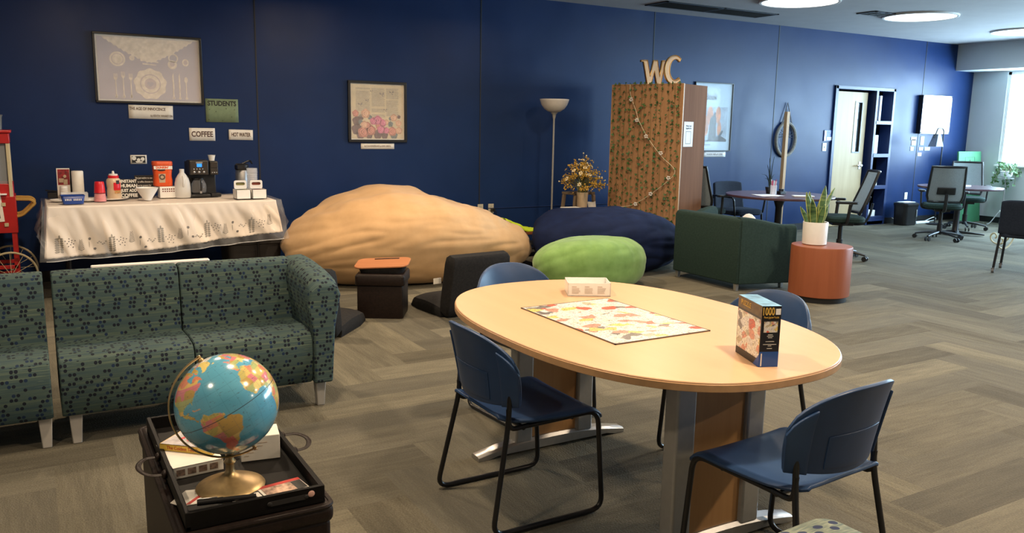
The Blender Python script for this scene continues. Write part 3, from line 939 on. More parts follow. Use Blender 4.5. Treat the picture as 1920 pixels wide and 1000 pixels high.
# ================================================================== SOFA (three upholstered modules)
def sofa_module(x0, x1, label, arm=False, legs=((0, 0), (1, 0), (0, 1), (1, 1))):
    t = thing('sofa_module', label, 'sofa', (x0, 0, 0), group=None)
    w = x1 - x0
    # seat block with a crowned top and rounded front edge
    sec = [(-4.545, .150), (-4.568, .185), (-4.578, .32), (-4.572, .385), (-4.556, .415), (-4.52, .432), (-4.40, .438), (-4.20, .428), (-4.05, .42), (-4.05, .150)]
    def blk(sec, xa, xb, e=.012):
        mb = MB(); n = len(sec)
        cy = sum(p[0] for p in sec) / n; cz = sum(p[1] for p in sec) / n
        xs = [(xa, .985), (xa + e, 1.0), (xb - e, 1.0), (xb, .985)]
        vs_ = []
        for (x, s_) in xs:
            for (y, z) in sec: vs_.append((x, cy + (y - cy) * s_, cz + (z - cz) * s_))
        fs = [tuple(range(n)), tuple(range(3 * n, 4 * n))[::-1]]
        for i in range(3):
            for k in range(n):
                k2 = (k + 1) % n
                fs.append((i * n + k, i * n + k2, (i + 1) * n + k2, (i + 1) * n + k))
        return mb.add(vs_, fs)
    obj('seat', blk(sec, 0, w), 'sofa', t, uv='box', bev=.006, ang=50)
    sec = [(-4.205, .40), (-4.185, .60), (-4.168, .715), (-4.152, .745), (-4.12, .762), (-4.07, .764), (-4.035, .755), (-4.02, .73), (-4.02, .155), (-4.10, .155), (-4.10, .40)]
    obj('backrest', blk(sec, 0.0, w), 'sofa', t, uv='box', bev=.006, ang=50)
    if arm:
        # arm panel with a thick rounded top, falling slightly to the front
        mb = MB(); pr = []
        out = []
        for j in range(9):
            v = j / 8
            y = -4.02 + (-4.592 + 4.02) * v
            zt = .762 - .055 * v ** 2 - (.03 if j == 8 else 0)
            out.append((y, zt))
        vs_ = []; n = 0
        for (y, zt) in out:
            sec2 = [(w, .150), (w + .10, .150), (w + .118, .45), (w + .150, zt - .06), (w + .135, zt - .018), (w + .10, zt), (w + .02, zt - .004), (w - .012, zt - .03), (w - .03, zt - .10), (w, .42)]
            n = len(sec2)
            vs_ += [(a, y, b) for (a, b) in sec2]
        fs = [tuple(range(n)), tuple(range(8 * n, 9 * n))[::-1]]
        for i in range(8):
            for k in range(n):
                fs.append((i * n + k, i * n + (k + 1) % n, (i + 1) * n + (k + 1) % n, (i + 1) * n + k))
        mb.add(vs_, fs)
        obj('armrest', mb, 'sofa', t, uv='box', bev=.012, seg=3, ang=60)
    wl = w + (.09 if arm else 0)
    for (a, b) in legs:
        x = .055 if a == 0 else wl - .035
        y = -4.49 if b == 0 else -4.08
        obj('leg', MB().at((x, y, .0775)).box((0, 0, 0), (.058, .058, .155), .68), 'grey_leg', t, bev=.004)
    return t
sofa_module(-.575, .015, 'left sofa module in green blue dotted fabric, cut by the left picture edge')
sofa_module(.05, .635, 'middle sofa module in green blue dotted fabric without arms')
sofa_module(.64, 1.225, 'right sofa module in green blue dotted fabric with the armrest', arm=True)

# white panel behind the sofa
tag(obj('white_board', MB().box((0, 0, .36), (.62, .045, .72)), 'white', bev=.006, loc=(.56, -3.72, 0)), 'white panel standing upright behind the patterned sofa', 'panel')

# ================================================================== CONFERENCE TABLE
t = thing('conference_table', 'large oval maple table on two silver and wood pedestals', 'table', (2.09, -6.098, 0))
ox, oy = .60, .885
outl = []
for k in range(96):
    a = 2 * pi * k / 96; e = 2 / 2.45
    outl.append((ox * abs(cos(a)) ** e * (1 if cos(a) > 0 else -1), oy * abs(sin(a)) ** e * (1 if sin(a) > 0 else -1)))
obj('tabletop', MB().prism(outl, .712, .7405), 'maple', t, bev=.003, ang=30)
obj('edge_band', MB().prism([(x * 1.004, y * 1.003) for x, y in outl], .7085, .734), 'maple_edge', t, bev=.002, ang=30)
for yy in (.54, -.54):
    p = obj('pedestal', MB().box((0, yy, .37), (.27, .030, .68)), 'panel_wood', t, smooth=False)
    for sx_ in (-1, 1):
        mb = MB().at((sx_ * .172, yy, 0))
        mb.prism([(-.045, -.035), (.045, -.035), (.045, .035), (-.045, .035)], .05, .712)
        obj('post', mb, 'silver_paint', p, bev=.010, seg=3)
    # arched foot
    mb = MB(); n = 17; vs_ = []
    for k in range(n):
        u = -1 + 2 * k / (n - 1)
        x = .415 * u
        top = .062 - .045 * abs(u) ** 2.2
        for (y, z) in ((-.036, .001 if abs(u) > .8 else .012), (-.036, top * .8 + .004), (-.024, top + .006), (.024, top + .006), (.036, top * .8 + .004), (.036, .001 if abs(u) > .8 else .012)):
            vs_.append((x, yy + y, z))
    fs = [tuple(range(6)), tuple(range((n - 1) * 6, n * 6))[::-1]]
    for i in range(n - 1):
        for k in range(6): fs.append((i * 6 + k, i * 6 + (k + 1) % 6, (i + 1) * 6 + (k + 1) % 6, (i + 1) * 6 + k))
    obj('foot', mb.add(vs_, fs), 'steel', p, ang=35)

TZ = .7412
# puzzle
t = obj('jigsaw_puzzle', MB().prism([(-.228, -.33), (.228, -.33), (.228, .33), (-.228, .33)], 0, .003), 'puzzle_pic' if 'puzzle_pic' in M else collage_mat('puzzle_picture', 19, pale=.55), uv='flat', smooth=False, loc=(2.022, -6.082, TZ))
tag(t, 'finished colourful jigsaw puzzle lying flat in the middle of the oval table', 'puzzle')
bd = MB()
for a in ((-.232, .232, -.335, -.329), (-.232, .232, .329, .335), (-.232, -.227, -.335, .335), (.227, .232, -.335, .335)):
    bd.span(a[0], a[1], a[2], a[3], -.0002, .0034)
obj('puzzle_border', bd, speck('dark_puzzle_border', (.10, .07, .05), .5), t, smooth=False)

# white open box
t = thing('open_box', 'white open cardboard box at the far end of the oval table', 'box', (2.245, -5.60, TZ), radians(-28))
bw, bl, bh, th_ = .20, .15, .062, .004
mb = MB().span(-bw / 2, bw / 2, -bl / 2, bl / 2, 0, th_)
mb.span(-bw / 2, bw / 2, -bl / 2, -bl / 2 + th_, 0, bh).span(-bw / 2, bw / 2, bl / 2 - th_, bl / 2, 0, bh)
mb.span(-bw / 2, -bw / 2 + th_, -bl / 2, bl / 2, 0, bh).span(bw / 2 - th_, bw / 2, -bl / 2, bl / 2, 0, bh)
obj('box_walls', mb, 'white_glossy', t, smooth=False)
pr = MB(); rg = random.Random(2)
for cx in (-.06, .0, .06):
    pr.span(cx - .022, cx + .0, -bl / 2 - .0006, -bl / 2, .043, .046)
    for k in range(7): pr.span(cx - .022, cx + .018 - rg.random() * .008, -bl / 2 - .0006, -bl / 2, .013 + k * .004, .0142 + k * .004)
obj('printed_text', pr, speck('brown_small_print', (.42, .34, .27), .7), t, smooth=False)

# puzzle box
t = thing('puzzle_box', 'upright black and blue 1000 piece puzzle box on the oval table', 'box', (2.145, -6.79, TZ), radians(-36))
Lb, Db, Hb = .235, .067, .207
# local: +x end face is the spine seen at the right, -y is the big picture side
t.rotation_euler = (0, 0, 0)
pa = Vector((2.12, -6.70)); pb = Vector((2.05, -6.87)); pc_ = Vector((2.11, -6.89))
yd = (pa - pb).normalized(); ang_ = atan2(yd.y, yd.x)
# local x runs from spine (0) to far end (Lb); picture side at local y=+Db/2 (towards camera left)
t.location = (pb.x + .030, pb.y + .0, TZ); t.rotation_euler = (0, 0, ang_)
Lb = .19
obj('carton', MB().span(0, Lb, -Db / 2, Db / 2, 0, Hb), speck('black_carton', (.012, .012, .013), .35, .05), t, smooth=False)
pm = collage_mat('box_picture', 32, pale=.40)
o = obj('front_picture', MB().span(.004, Lb - .004, Db / 2, Db / 2 + .0006, .026, .160), pm, t, uv='box', smooth=False)
obj('title_band', MB().span(.0, Lb, Db / 2, Db / 2 + .0005, .168, .207), speck('brown_carton_band', (.11, .07, .03), .4, .3, 60), t, smooth=False)
text('lettering', 'PUZZLE', .026, speck('gold_print', (.62, .40, .08), .5), t, (Lb * .66, Db / 2 + .0008, .188), (radians(90), 0, radians(180)), sx=.9)
bl_ = speck('deep_blue_carton', (.016, .075, .30), .35, .04)
M['gold_print'] = bpy.data.materials['gold_print']
obj('blue_corner', MB().prism([(0, 0), (.045, 0), (0, .045)], 0, .0007), bl_, t, smooth=False).matrix_local = Matrix(((1, 0, 0, 0), (0, 0, 1, Db / 2), (0, 1, 0, 0), (0, 0, 0, 1)))
obj('blue_base_band', MB().span(-.0006, 0, -Db / 2, Db / 2, 0, .052), bl_, t, smooth=False)
obj('white_strip', MB().span(-.0011, -.0006, Db / 2 - .009, Db / 2 - .005, .003, .046), 'white', t, smooth=False)
obj('carton_top', MB().span(0, Lb, -Db / 2, Db / 2, Hb, Hb + .0006), speck('sky_blue_carton', (.20, .42, .62), .3, .5, 22), t, smooth=False)
SP = (radians(90), 0, radians(-90))   # on the spine, read from -x
text('lettering', '1000', .036, 'gold_print', t, (-.0008, .012, .188), SP, sx=.62, fat=.0008)
text('lettering', 'Piece Jigsaw Puzzle', .0095, 'gold_print', t, (-.0008, .0, .169), SP, sx=.72)
obj('award_badge', MB().span(-.0010, 0, -.031, -.014, .178, .198), 'paper_cool', t, smooth=False)
obj('spine_picture', MB().span(-.0008, 0, -.024, .024, .118, .155), collage_mat('spine_picture', 110, pale=.4), t, uv='box', smooth=False)
pr = MB()
for (z, wd) in ((.109, .016), (.104, .022), (.099, .014), (.086, .030), (.076, .046), (.071, .012), (.062, .018)):
    pr.span(-.0009, 0, -wd / 2, wd / 2, z, z + .0022)
obj('printed_text', pr, speck('silver_print', (.45, .45, .43), .6), t, smooth=False)

# ================================================================== BLUE STACKING CHAIRS
def stack_chair(label, loc, rz):
    t = thing('stacking_chair', label, 'chair', loc, rz, 'blue stacking chairs around the oval table')
    # sled frame: one bent tube per side
    for s_ in (-1, 1):
        xs = .235 * s_; xi = .205 * s_
        path = roundpath([(xi, -.178, .55), (xi, -.185, .42), (xs * 1.03, -.265, .012), (xs * 1.03, .235, .012), (xs * .99, .205, .425), (xi, -.10, .405)], .055, 6)
        obj('sled_leg', MB().tube(path, .0105, 10), 'black_metal', t)
        path = roundpath([(xi, -.10, .405), (xi, -.18, .40), (xi * 1.0, -.185, .48)], .03, 4)
        obj('back_bracket', MB().tube(path, .010, 8), 'black_metal', t)
    obj('cross_bar', MB().tube([(-.21, .10, .405), (.21, .10, .405)], .009, 8).tube([(-.21, -.12, .400), (.21, -.12, .400)], .009, 8), 'black_metal', t)
    # seat shell
    def seat(u, v):
        x = (u - .5) * 2; y = -.215 + .46 * v
        hw = .222 + .022 * sin(pi * min(1, v * 1.0) * .8) - .035 * max(0, .25 - v) / .25
        hw *= 1 - .10 * max(0, (v - .93) / .07) ** 2
        z = .438 - .018 * (1 - x * x) * sin(pi * min(1, v * 1.15)) + .006 * abs(x) ** 3
        z += .020 * max(0, (.12 - v) / .12) ** 1.5 * (1 - .3 * x * x)
        z -= .050 * max(0, (v - .80) / .20) ** 2
        if abs(x) > .93: z -= .010
        return (x * hw, y, z)
    obj('seat', MB().grid(seat, 25, 22), 'chair_blue', t, solid=.012, offs=-1, bev=.003, ang=60)
    # back shell: wide curved panel, leaning back, rounded upper corners
    def back(u, v):
        x = (u - .5) * 2
        # outline: half width as a function of height
        z0 = .475 + .02 * abs(x) ** 2 
        hw = .225 + .022 * sin(pi * v * .6)
        top = .635 + .137 * max(0.0, 1 - abs(x) ** 2.6) ** .60
        z = z0 + (top - z0) * v
        if abs(x) > .8: hw = hw
        zz_ = (z - .475) / .295
        y = -.228 - .050 * zz_ ** 1.2 + .085 * abs(x) ** 2.2 - .014 * max(0.0, zz_) ** 6
        return (x * hw, y, z)
    b = obj('backrest', MB().grid(back, 33, 16), 'chair_blue', t, solid=.013, offs=0, bev=.003, ang=60)
    def off(fn, d):
        def g(u, v):
            e = 1e-3
            p = Vector(fn(u, v)); a = Vector(fn(min(1, u + e), v)) - Vector(fn(max(0, u - e), v)); c = Vector(fn(u, min(1, v + e))) - Vector(fn(u, max(0, v - e)))
            n = a.cross(c).normalized()
            return tuple(p + n * d)
        return g
    # moulded sockets wrapping the lower corners and the raised lower panel
    for (ua, ub) in ((.0, .13), (.87, 1.0)):
        def sock(u, v, ua=ua, ub=ub): return off(back, .010)(ua + (ub - ua) * u, .9 * v)
        obj('frame_socket', MB().grid(sock, 7, 8), 'chair_blue', t, solid=.012, offs=0, bev=.003, ang=50)
    def pan(u, v): return off(back, .0075)(.24 + .52 * u, .07 + .40 * v)
    obj('raised_panel', MB().grid(pan, 13, 8), 'chair_blue', t, solid=.004, offs=0, bev=.0015, ang=50)
    return t
ca = stack_chair('blue plastic chair at the left side of the oval table, nearest the globe', (1.655, -6.00, 0), radians(-90))
dup(ca, (2.14, -6.93, 0), radians(4), 'blue plastic chair in the foreground, its back to the camera')
dup(ca, (2.245, -5.13, 0), radians(184), 'blue plastic chair behind the far end of the oval table')
dup(ca, (2.74, -6.10, 0), radians(92), 'blue plastic chair on the far right side of the oval table, behind the puzzle box')

# ================================================================== OTTOMAN WITH TRAY, GLOBE
t = thing('storage_ottoman', 'dark brown leather storage ottoman carrying a black tray and globe', 'ottoman', (.487, -6.06, 0))
obj('ottoman_body', MB().box((0, 0, .19), (.415, .90, .36)), 'leather', t, bev=.015, seg=3)
mb = MB()
obj('ottoman_lid', MB().box((0, 0, .390), (.432, .92, .06)), 'leather', t, bev=.022, seg=4)
pip = [(x, y, .414) for x, y in rrect(.424, .912, .03, 4)]
obj('piping', MB().tube(pip, .008, 8, closed=True), 'leather', t)
tr = thing('serving_tray', 'black rectangular tray with two leather loop handles on the brown ottoman', 'tray', (.487, -6.085, .4225))
tw, tl, thh = .385, .83, .052
obj('tray_floor', MB().span(-tw / 2, tw / 2, -tl / 2, tl / 2, 0, .010), 'tray_black', tr, smooth=False)
mb = MB()
for (a, b, c, d) in ((-tw / 2, -tw / 2 + .013, -tl / 2, tl / 2), (tw / 2 - .013, tw / 2, -tl / 2, tl / 2), (-tw / 2 + .013, tw / 2 - .013, -tl / 2, -tl / 2 + .013), (-tw / 2 + .013, tw / 2 - .013, tl / 2 - .013, tl / 2)):
    mb.span(a, b, c, d, .0, thh)
obj('tray_rim', mb, 'tray_black', tr, bev=.002)
obj('slot', MB().box((.085, -tl / 2 - .001, .028), (.10, .003, .014)).ball((.137, -tl / 2 - .001, .028), (.008, .003, .007)).ball((.033, -tl / 2 - .001, .028), (.008, .003, .007)), 'ink', tr)
obj('sticker_dot', MB().ball((.152, -tl / 2 - .002, .034), (.010, .002, .010)), speck('pale_pink_sticker', (.60, .36, .30), .6), tr)
for s_ in (-1, 1):
    p = smoothpath([(s_ * (tw / 2 + .004), -.075, .032), (s_ * (tw / 2 + .045), -.070, .034), (s_ * (tw / 2 + .068), -.025, .036), (s_ * (tw / 2 + .068), .025, .036), (s_ * (tw / 2 + .045), .070, .034), (s_ * (tw / 2 + .004), .075, .032)], 6)
    h_ = MB(); n = len(p)
    h_.tube(p, .0085, 8, flat=.35)
    h_.ball((s_ * (tw / 2 + .006), -.075, .032), (.010, .015, .014)).ball((s_ * (tw / 2 + .006), .075, .032), (.010, .015, .014))
    obj('handle', h_, 'leather', tr)

# --- globe
CONT = {
 'na': ((.62, .30, .16), [(-168, 66), (-160, 71), (-140, 70), (-125, 70), (-110, 68), (-95, 69), (-85, 69), (-80, 64), (-93, 60), (-88, 57), (-80, 52), (-78, 57), (-70, 60), (-64, 59), (-56, 52), (-65, 49), (-61, 46), (-70, 43), (-75, 38), (-76, 35), (-81, 31), (-80, 26), (-82, 28), (-84, 30), (-94, 29), (-97, 26), (-97, 21), (-91, 19), (-87, 21), (-88, 16), (-84, 15), (-83, 10), (-78, 9), (-81, 7.5), (-86, 11), (-92, 14), (-96, 16), (-105, 20), (-106, 24), (-112, 30), (-117, 33), (-121, 35), (-124, 41), (-124, 48), (-131, 54), (-140, 60), (-150, 60), (-158, 56), (-165, 60)]),
 'gl': ((.74, .60, .20), [(-55, 60), (-45, 60), (-40, 65), (-22, 70), (-20, 76), (-30, 83), (-60, 82), (-70, 77), (-58, 74), (-53, 68)]),
 'baf': ((.60, .30, .22), [(-65, 62), (-75, 64), (-88, 70), (-90, 76), (-80, 83), (-65, 82), (-78, 74), (-68, 70), (-62, 66)]),
 'cub': ((.66, .36, .18), [(-85, 22), (-80, 23), (-74, 20), (-70, 18.5), (-74, 18), (-78, 20)]),
 'sa': ((.50, .33, .10), [(-78, 8), (-72, 12), (-62, 11), (-52, 5), (-50, 0), (-40, -3), (-35, -7), (-39, -15), (-41, -22), (-48, -27), (-53, -34), (-58, -38), (-62, -40), (-66, -45), (-67, -50), (-68, -55), (-74, -52), (-75, -45), (-73, -37), (-71, -28), (-70, -18), (-76, -14), (-81, -5), (-80, 1)]),
 'af': ((.70, .50, .14), [(-17, 15), (-17, 21), (-13, 28), (-6, 35), (3, 37), (10, 37), (11, 33), (20, 31), (32, 31), (35, 27), (38, 20), (43, 12), (51, 12), (47, 4), (40, -4), (40, -15), (35, -20), (35, -24), (32, -29), (26, -34), (19, -35), (15, -27), (12, -17), (13, -6), (9, 0), (9, 4), (3, 6), (-8, 4), (-13, 8)]),
 'mad': ((.62, .30, .22), [(44, -16), (50, -15), (48, -25), (44, -24)]),
 'eu': ((.68, .46, .20), [(-9, 37), (-9, 43), (-2, 43), (-1, 46), (-5, 48), (2, 51), (8, 54), (9, 57), (12, 54), (20, 55), (24, 58), (30, 60), (22, 60), (22, 65), (17, 61), (14, 56), (6, 58), (5, 62), (15, 68), (28, 71), (45, 67), (60, 69), (80, 73), (110, 76), (140, 73), (178, 68), (160, 60), (143, 58), (136, 54), (140, 45), (128, 40), (122, 38), (121, 30), (110, 20), (108, 12), (103, 5), (98, 12), (90, 22), (80, 14), (77, 8), (72, 20), (62, 25), (57, 26), (52, 16), (44, 13), (36, 28), (36, 36), (28, 37), (24, 38), (18, 41), (15, 39), (12, 43), (4, 43), (-1, 38), (-5, 36)]),
 'uk': ((.62, .28, .24), [(-5, 50), (1, 51), (0, 54), (-3, 58), (-6, 57), (-4, 54)]),
 'ice': ((.66, .52, .20), [(-23, 64), (-15, 64), (-15, 66), (-22, 66)]),
 'aus': ((.66, .36, .22), [(114, -22), (122, -17), (130, -12), (136, -12), (142, -11), (146, -19), (153, -27), (150, -37), (140, -38), (131, -32), (116, -35)]),
}
def inpoly(x, y, P):
    c = False; n = len(P)
    for i in range(n):
        x1, y1 = P[i]; x2, y2 = P[i - 1]
        if (y1 > y) != (y2 > y) and x < (x2 - x1) * (y - y1) / (y2 - y1) + x1: c = not c
    return c
HUES = [(.70, .26, .15), (.72, .50, .16), (.52, .44, .14), (.66, .22, .24), (.50, .33, .09), (.74, .60, .22), (.40, .45, .18)]
def globe_mesh(R_, NU=300, NV=160):
    me = bpy.data.meshes.new('globe_ball')
    vs_, fs = [], []
    for j in range(NV + 1):
        la = pi / 2 - pi * j / NV
        for i in range(NU):
            lo = 2 * pi * i / NU - pi
            vs_.append((R_ * cos(la) * cos(lo), R_ * cos(la) * sin(lo), R_ * sin(la)))
    for j in range(NV):
        for i in range(NU):
            i2 = (i + 1) % NU
            fs.append((j * NU + i, (j + 1) * NU + i, (j + 1) * NU + i2, j * NU + i2))
    me.from_pydata(vs_, [], fs)
    at_ = me.color_attributes.new('map', 'FLOAT_COLOR', 'POINT')
    data = []
    for j in range(NV + 1):
        la = 90 - 180 * j / NV
        for i in range(NU):
            lo = 360 * i / NU - 180
            p = Vector((cos(radians(la)) * cos(radians(lo)), cos(radians(la)) * sin(radians(lo)), sin(radians(la))))
            jx = noise.noise(p * 9) * 3.0; jy = noise.noise(p * 9 + Vector((5, 3, 1))) * 3.0
            col = None
            for k, (cc, P) in CONT.items():
                if inpoly(lo + jx, la + jy, P):
                    # countries: nearest of a scatter of seeds
                    best = None
                    q = p * 6.0
                    cell = (round(q.x + noise.noise(p * 4) * .8), round(q.y + noise.noise(p * 5) * .8), round(q.z))
                    col = HUES[(cell[0] * 7 + cell[1] * 13 + cell[2] * 5) % len(HUES)] if k not in ('gl', 'uk', 'cub') else cc
                    if k == 'sa': col = {True: (.52, .34, .10), False: HUES[(cell[0] + cell[1] * 3 + cell[2] * 2) % 4]}[(-62 < lo < -36 and -24 < la < 3)]
                    if k == 'sa' and la < -24 and lo < -56: col = (.72, .20, .16)
                    break
            if col is None:
                n_ = noise.noise(p * 3) * .5 + .5
                col = (.085 + .05 * n_, .33 + .09 * n_, .50 + .08 * n_)
                if la > 78 or la < -68: col = (.70, .72, .70)
            data += [col[0], col[1], col[2], 1.0]
    at_.data.foreach_set('color', data)
    m = base('globe_map', (.1, .4, .6), .16, spec=.6, Coat_Weight=.6, Coat_Roughness=.06)
    nt = m.node_tree
    a = nn(nt, 'ShaderNodeVertexColor'); a.layer_name = 'map'
    # fine graticule and lettering-like flecks
    x, y, z = xyz(nt, coords(nt))
    lat = N.m('ARCSINE', z / R_) * (12 / pi)
    lon = N.m('ARCTAN2', y, x) * (12 / pi)
    gl = (((lat - lat.floor() - .5).abs()).gt(.488)) * .35
    gl2 = (((lon - lon.floor() - .5).abs()).gt(.488)) * .35
    c = mixc(nt, N.m('MAXIMUM', gl, gl2), a.outputs[0], (.05, .12, .18))
    fl = N(noise_n(nt, coords(nt, 'Object', scale=(60, 60, 260)), 1.0, 2, .6))
    c = mixc(nt, fl.gt(.66) * .5, c, (.08, .10, .12))
    eq = (z.abs()).lt(.0012)
    c = mixc(nt, eq * .8, c, (.04, .06, .08))
    setc(m, c)
    me.materials.append(m)
    me.shade_smooth()
    o = bpy.data.objects.new('globe_ball', me)
    COLL.objects.link(o)
    return o
GR = .147
GC = Vector((.455, -6.295, .433))
gt = thing('desk_globe', 'desk globe with a brass stand showing the Atlantic, on the black tray', 'globe', GC)
obj('globe_base', MB().lathe([(.098, 0), (.100, .006), (.096, .011), (.082, .018), (.060, .027), (.034, .036), (.018, .046), (.013, .056), (.012, .075), (.018, .082), (.012, .09), (.012, .106), (.018, .110), (.016, .115)], 48), 'brass', gt)
gb = globe_mesh(GR)
gb.parent = gt
cz = .263
# orient: north pole tilted left in the picture and towards the viewer a little
vdir = Vector((0.0 - GC.x, -8.717 - GC.y, 1.52 - GC.z - cz)).normalized()      # towards camera
rt = Vector((cos(radians(30.4)), -sin(radians(30.4)), 0)); rt = Vector((-vdir.y, vdir.x, 0)).normalized()
upv = vdir.cross(rt).normalized() if vdir.cross(rt).z > 0 else -vdir.cross(rt).normalized()
pole = (upv * .868 - rt * .452 + vdir * .205).normalized()
# the meridian facing the camera
LON0, LAT = -42.0, None
e_c = (vdir - pole * vdir.dot(pole)).normalized()
e_e = pole.cross(e_c)
l0 = radians(LON0)
ex = e_c * cos(l0) - e_e * sin(l0)      # direction of lon 0
ey = e_c * sin(l0) + e_e * cos(l0)      # direction of lon 90E
mt_ = Matrix((ex, ey, pole)).transposed().to_4x4()
mt_.translation = Vector((0, 0, cz))
gb.matrix_local = mt_
# meridian arc: plane contains the pole axis, open side towards the right of the picture
side = (-rt * 1.0 + vdir * .06); side = (side - pole * side.dot(pole)).normalized()
arc = []
R2 = GR + .013
for k in range(37):
    a = radians(-2 + 184 * k / 36)
    arc.append(tuple(Vector((0, 0, cz)) + pole * cos(a) * R2 + side * sin(a) * R2))
ab = MB().tube(arc, .0085, 8, flat=.35)
obj('meridian_arc', ab, 'brass', gt)
obj('axis_pin', MB().cyl(tuple(Vector((0, 0, cz)) - pole * (GR - .002)), tuple(Vector((0, 0, cz)) - pole * (R2 + .006)), .005, 8), 'brass', gt)
pn = MB().cyl(tuple(Vector((0, 0, cz)) + pole * (GR - .002)), tuple(Vector((0, 0, cz)) + pole * (R2 + .006)), .005, 8)
pn.ball(tuple(Vector((0, 0, cz)) + pole * (GR + .002)), .009)
obj('axis_pin', pn, 'brass', gt)

# --- things in the tray
def book(name, label, loc, rz, w, l, h, cover, page='paper', hard=.002, group=None):
    t = thing(name, label, 'book', loc, rz, group)
    obj('pages', MB().span(-w / 2 + .003, w / 2 - .003, -l / 2 + .003, l / 2 - .001, hard, h - hard), page, t, smooth=False)
    c = MB().span(-w / 2, w / 2, -l / 2, l / 2, 0, hard).span(-w / 2, w / 2, -l / 2, l / 2, h - hard, h).span(-w / 2, w / 2, -l / 2, -l / 2 + hard, 0, h)
    obj('cover', c, cover, t, smooth=False)
    return t
TY = .4328
# the spine (local -y side) faces the viewer
bk = book('paperback_book', 'thick pale paperback lying at the bottom of the pair in the tray', (.378, -6.045, TY), radians(5), .150, .225, .036, 'paper')
pr = MB()
for k in range(4): pr.span(-.066 + k * .033, -.041 + k * .033, -.1130, -.1125, .008, .028)
obj('spine_print', pr, speck('grey_brown_print', (.25, .17, .13), .7, .5, 90), bk, smooth=False)
bk = book('paperback_book', 'yellow spined book on top of the pale paperback in the tray', (.412, -6.002, TY + .0365), radians(-42), .185, .135, .022, speck('yellow_cover', (.78, .52, .08), .4, .05))
obj('top_cover_art', MB().span(-.09, .09, -.066, .066, .022, .0226), speck('grey_cover_art', (.40, .37, .38), .5, .5, 24), bk, smooth=False)
obj('red_emblem', MB().at((-.02, .0, .0232)).tube(smoothpath([(-.03, -.02, 0), (-.01, .03, 0), (.02, .02, 0), (.0, -.02, 0), (.04, -.03, 0)]), .006, 6, flat=.1), 'red_plastic', bk)
text('lettering', 'The Coldest Touch', .0165, speck('red_print', (.48, .03, .02), .6), bk, (-.012, -.0682, .0112), (radians(90), 0, 0), ext=.0003, sx=.85)
M['red_print'] = bpy.data.materials['red_print']
# white card box at the right behind the globe
wb = thing('white_booklet_box', 'white folded card box standing behind the globe in the tray', 'box', (.590, -6.085, TY), radians(-9)); wb.scale = (.72, 1, 1)
obj('card_walls', MB().span(-.085, .085, -.05, .05, 0, .082), 'paper', wb, bev=.002)
pr = MB()
for k in range(5): pr.span(-.07 + k * .012, -.05 + k * .02, -.0507, -.05, .018 + k * .010, .021 + k * .010)
obj('faint_print', pr, speck('faint_print', (.55, .46, .38), .7), wb, smooth=False)
# leaflets in front
lf = thing('leaflet', 'white and red leaflet lying at the front left of the tray', 'leaflet', (.358, -6.318, TY + .0003), radians(-10))
obj('leaflet_sheet', MB().prism([(-.075, -.02), (-.045, -.052), (.095, -.040), (.075, .045), (-.035, .052)], 0, .0018), 'paper', lf, smooth=False)
obj('red_stripe', MB().prism([(-.035, -.048), (-.022, -.048), (.02, .012), (.09, .020), (.09, .028), (.012, .022)], .0018, .0023), 'red_print', lf, smooth=False)
pr = MB()
for k in range(4): pr.span(-.01, .06 - k * .01, .030 - k * .008 + .01, .033 - k * .008 + .01, .0018, .0023)
obj('printed_text', pr, 'ink_grey', lf, smooth=False)
bc = thing('brochure', 'black white and red brochure lying at the front right of the tray', 'brochure', (.545, -6.392, TY + .0022), radians(8)); bc.scale = (.86, 1, 1)
obj('brochure_sheet', MB().span(-.125, .125, -.040, .040, 0, .006), 'paper', bc, smooth=False)
obj('red_band', MB().span(-.125, .125, .024, .0402, .006, .0066), 'red_print', bc, smooth=False)
obj('photo', MB().span(-.02, .085, -.036, .022, .006, .0066), speck('photo_tones', (.40, .26, .19), .5, .7, 55), bc, smooth=False)
obj('dark_block', MB().span(-.12, -.03, -.038, .022, .006, .0066), 'ink', bc, smooth=False)
obj('dark_block', MB().span(.086, .122, -.038, .022, .006, .0066), 'ink', bc, smooth=False)
obj('white_marks', MB().span(-.085, -.055, -.012, -.004, .0067, .007).span(-.05, -.035, -.028, .01, .0067, .007), 'paper', bc, smooth=False)
pen = thing('marker_pen', 'black marker pen lying across the leaflet at the front of the tray', 'pen', (.440, -6.418, TY + .0165), radians(-12))
obj('pen_barrel', MB().tube([(-.085, 0, 0), (-.02, 0, 0), (.02, 0, 0), (.06, 0, 0)], .0075, 12), 'black_plastic', pen)
obj('pen_cap', MB().tube([(-.10, 0, 0), (-.03, 0, 0)], .009, 12), 'black_plastic', pen)
obj('pen_clip', MB().span(-.098, -.045, -.002, .002, .008, .0115), 'steel', pen, smooth=False)
pen.location.z = TY + .0185

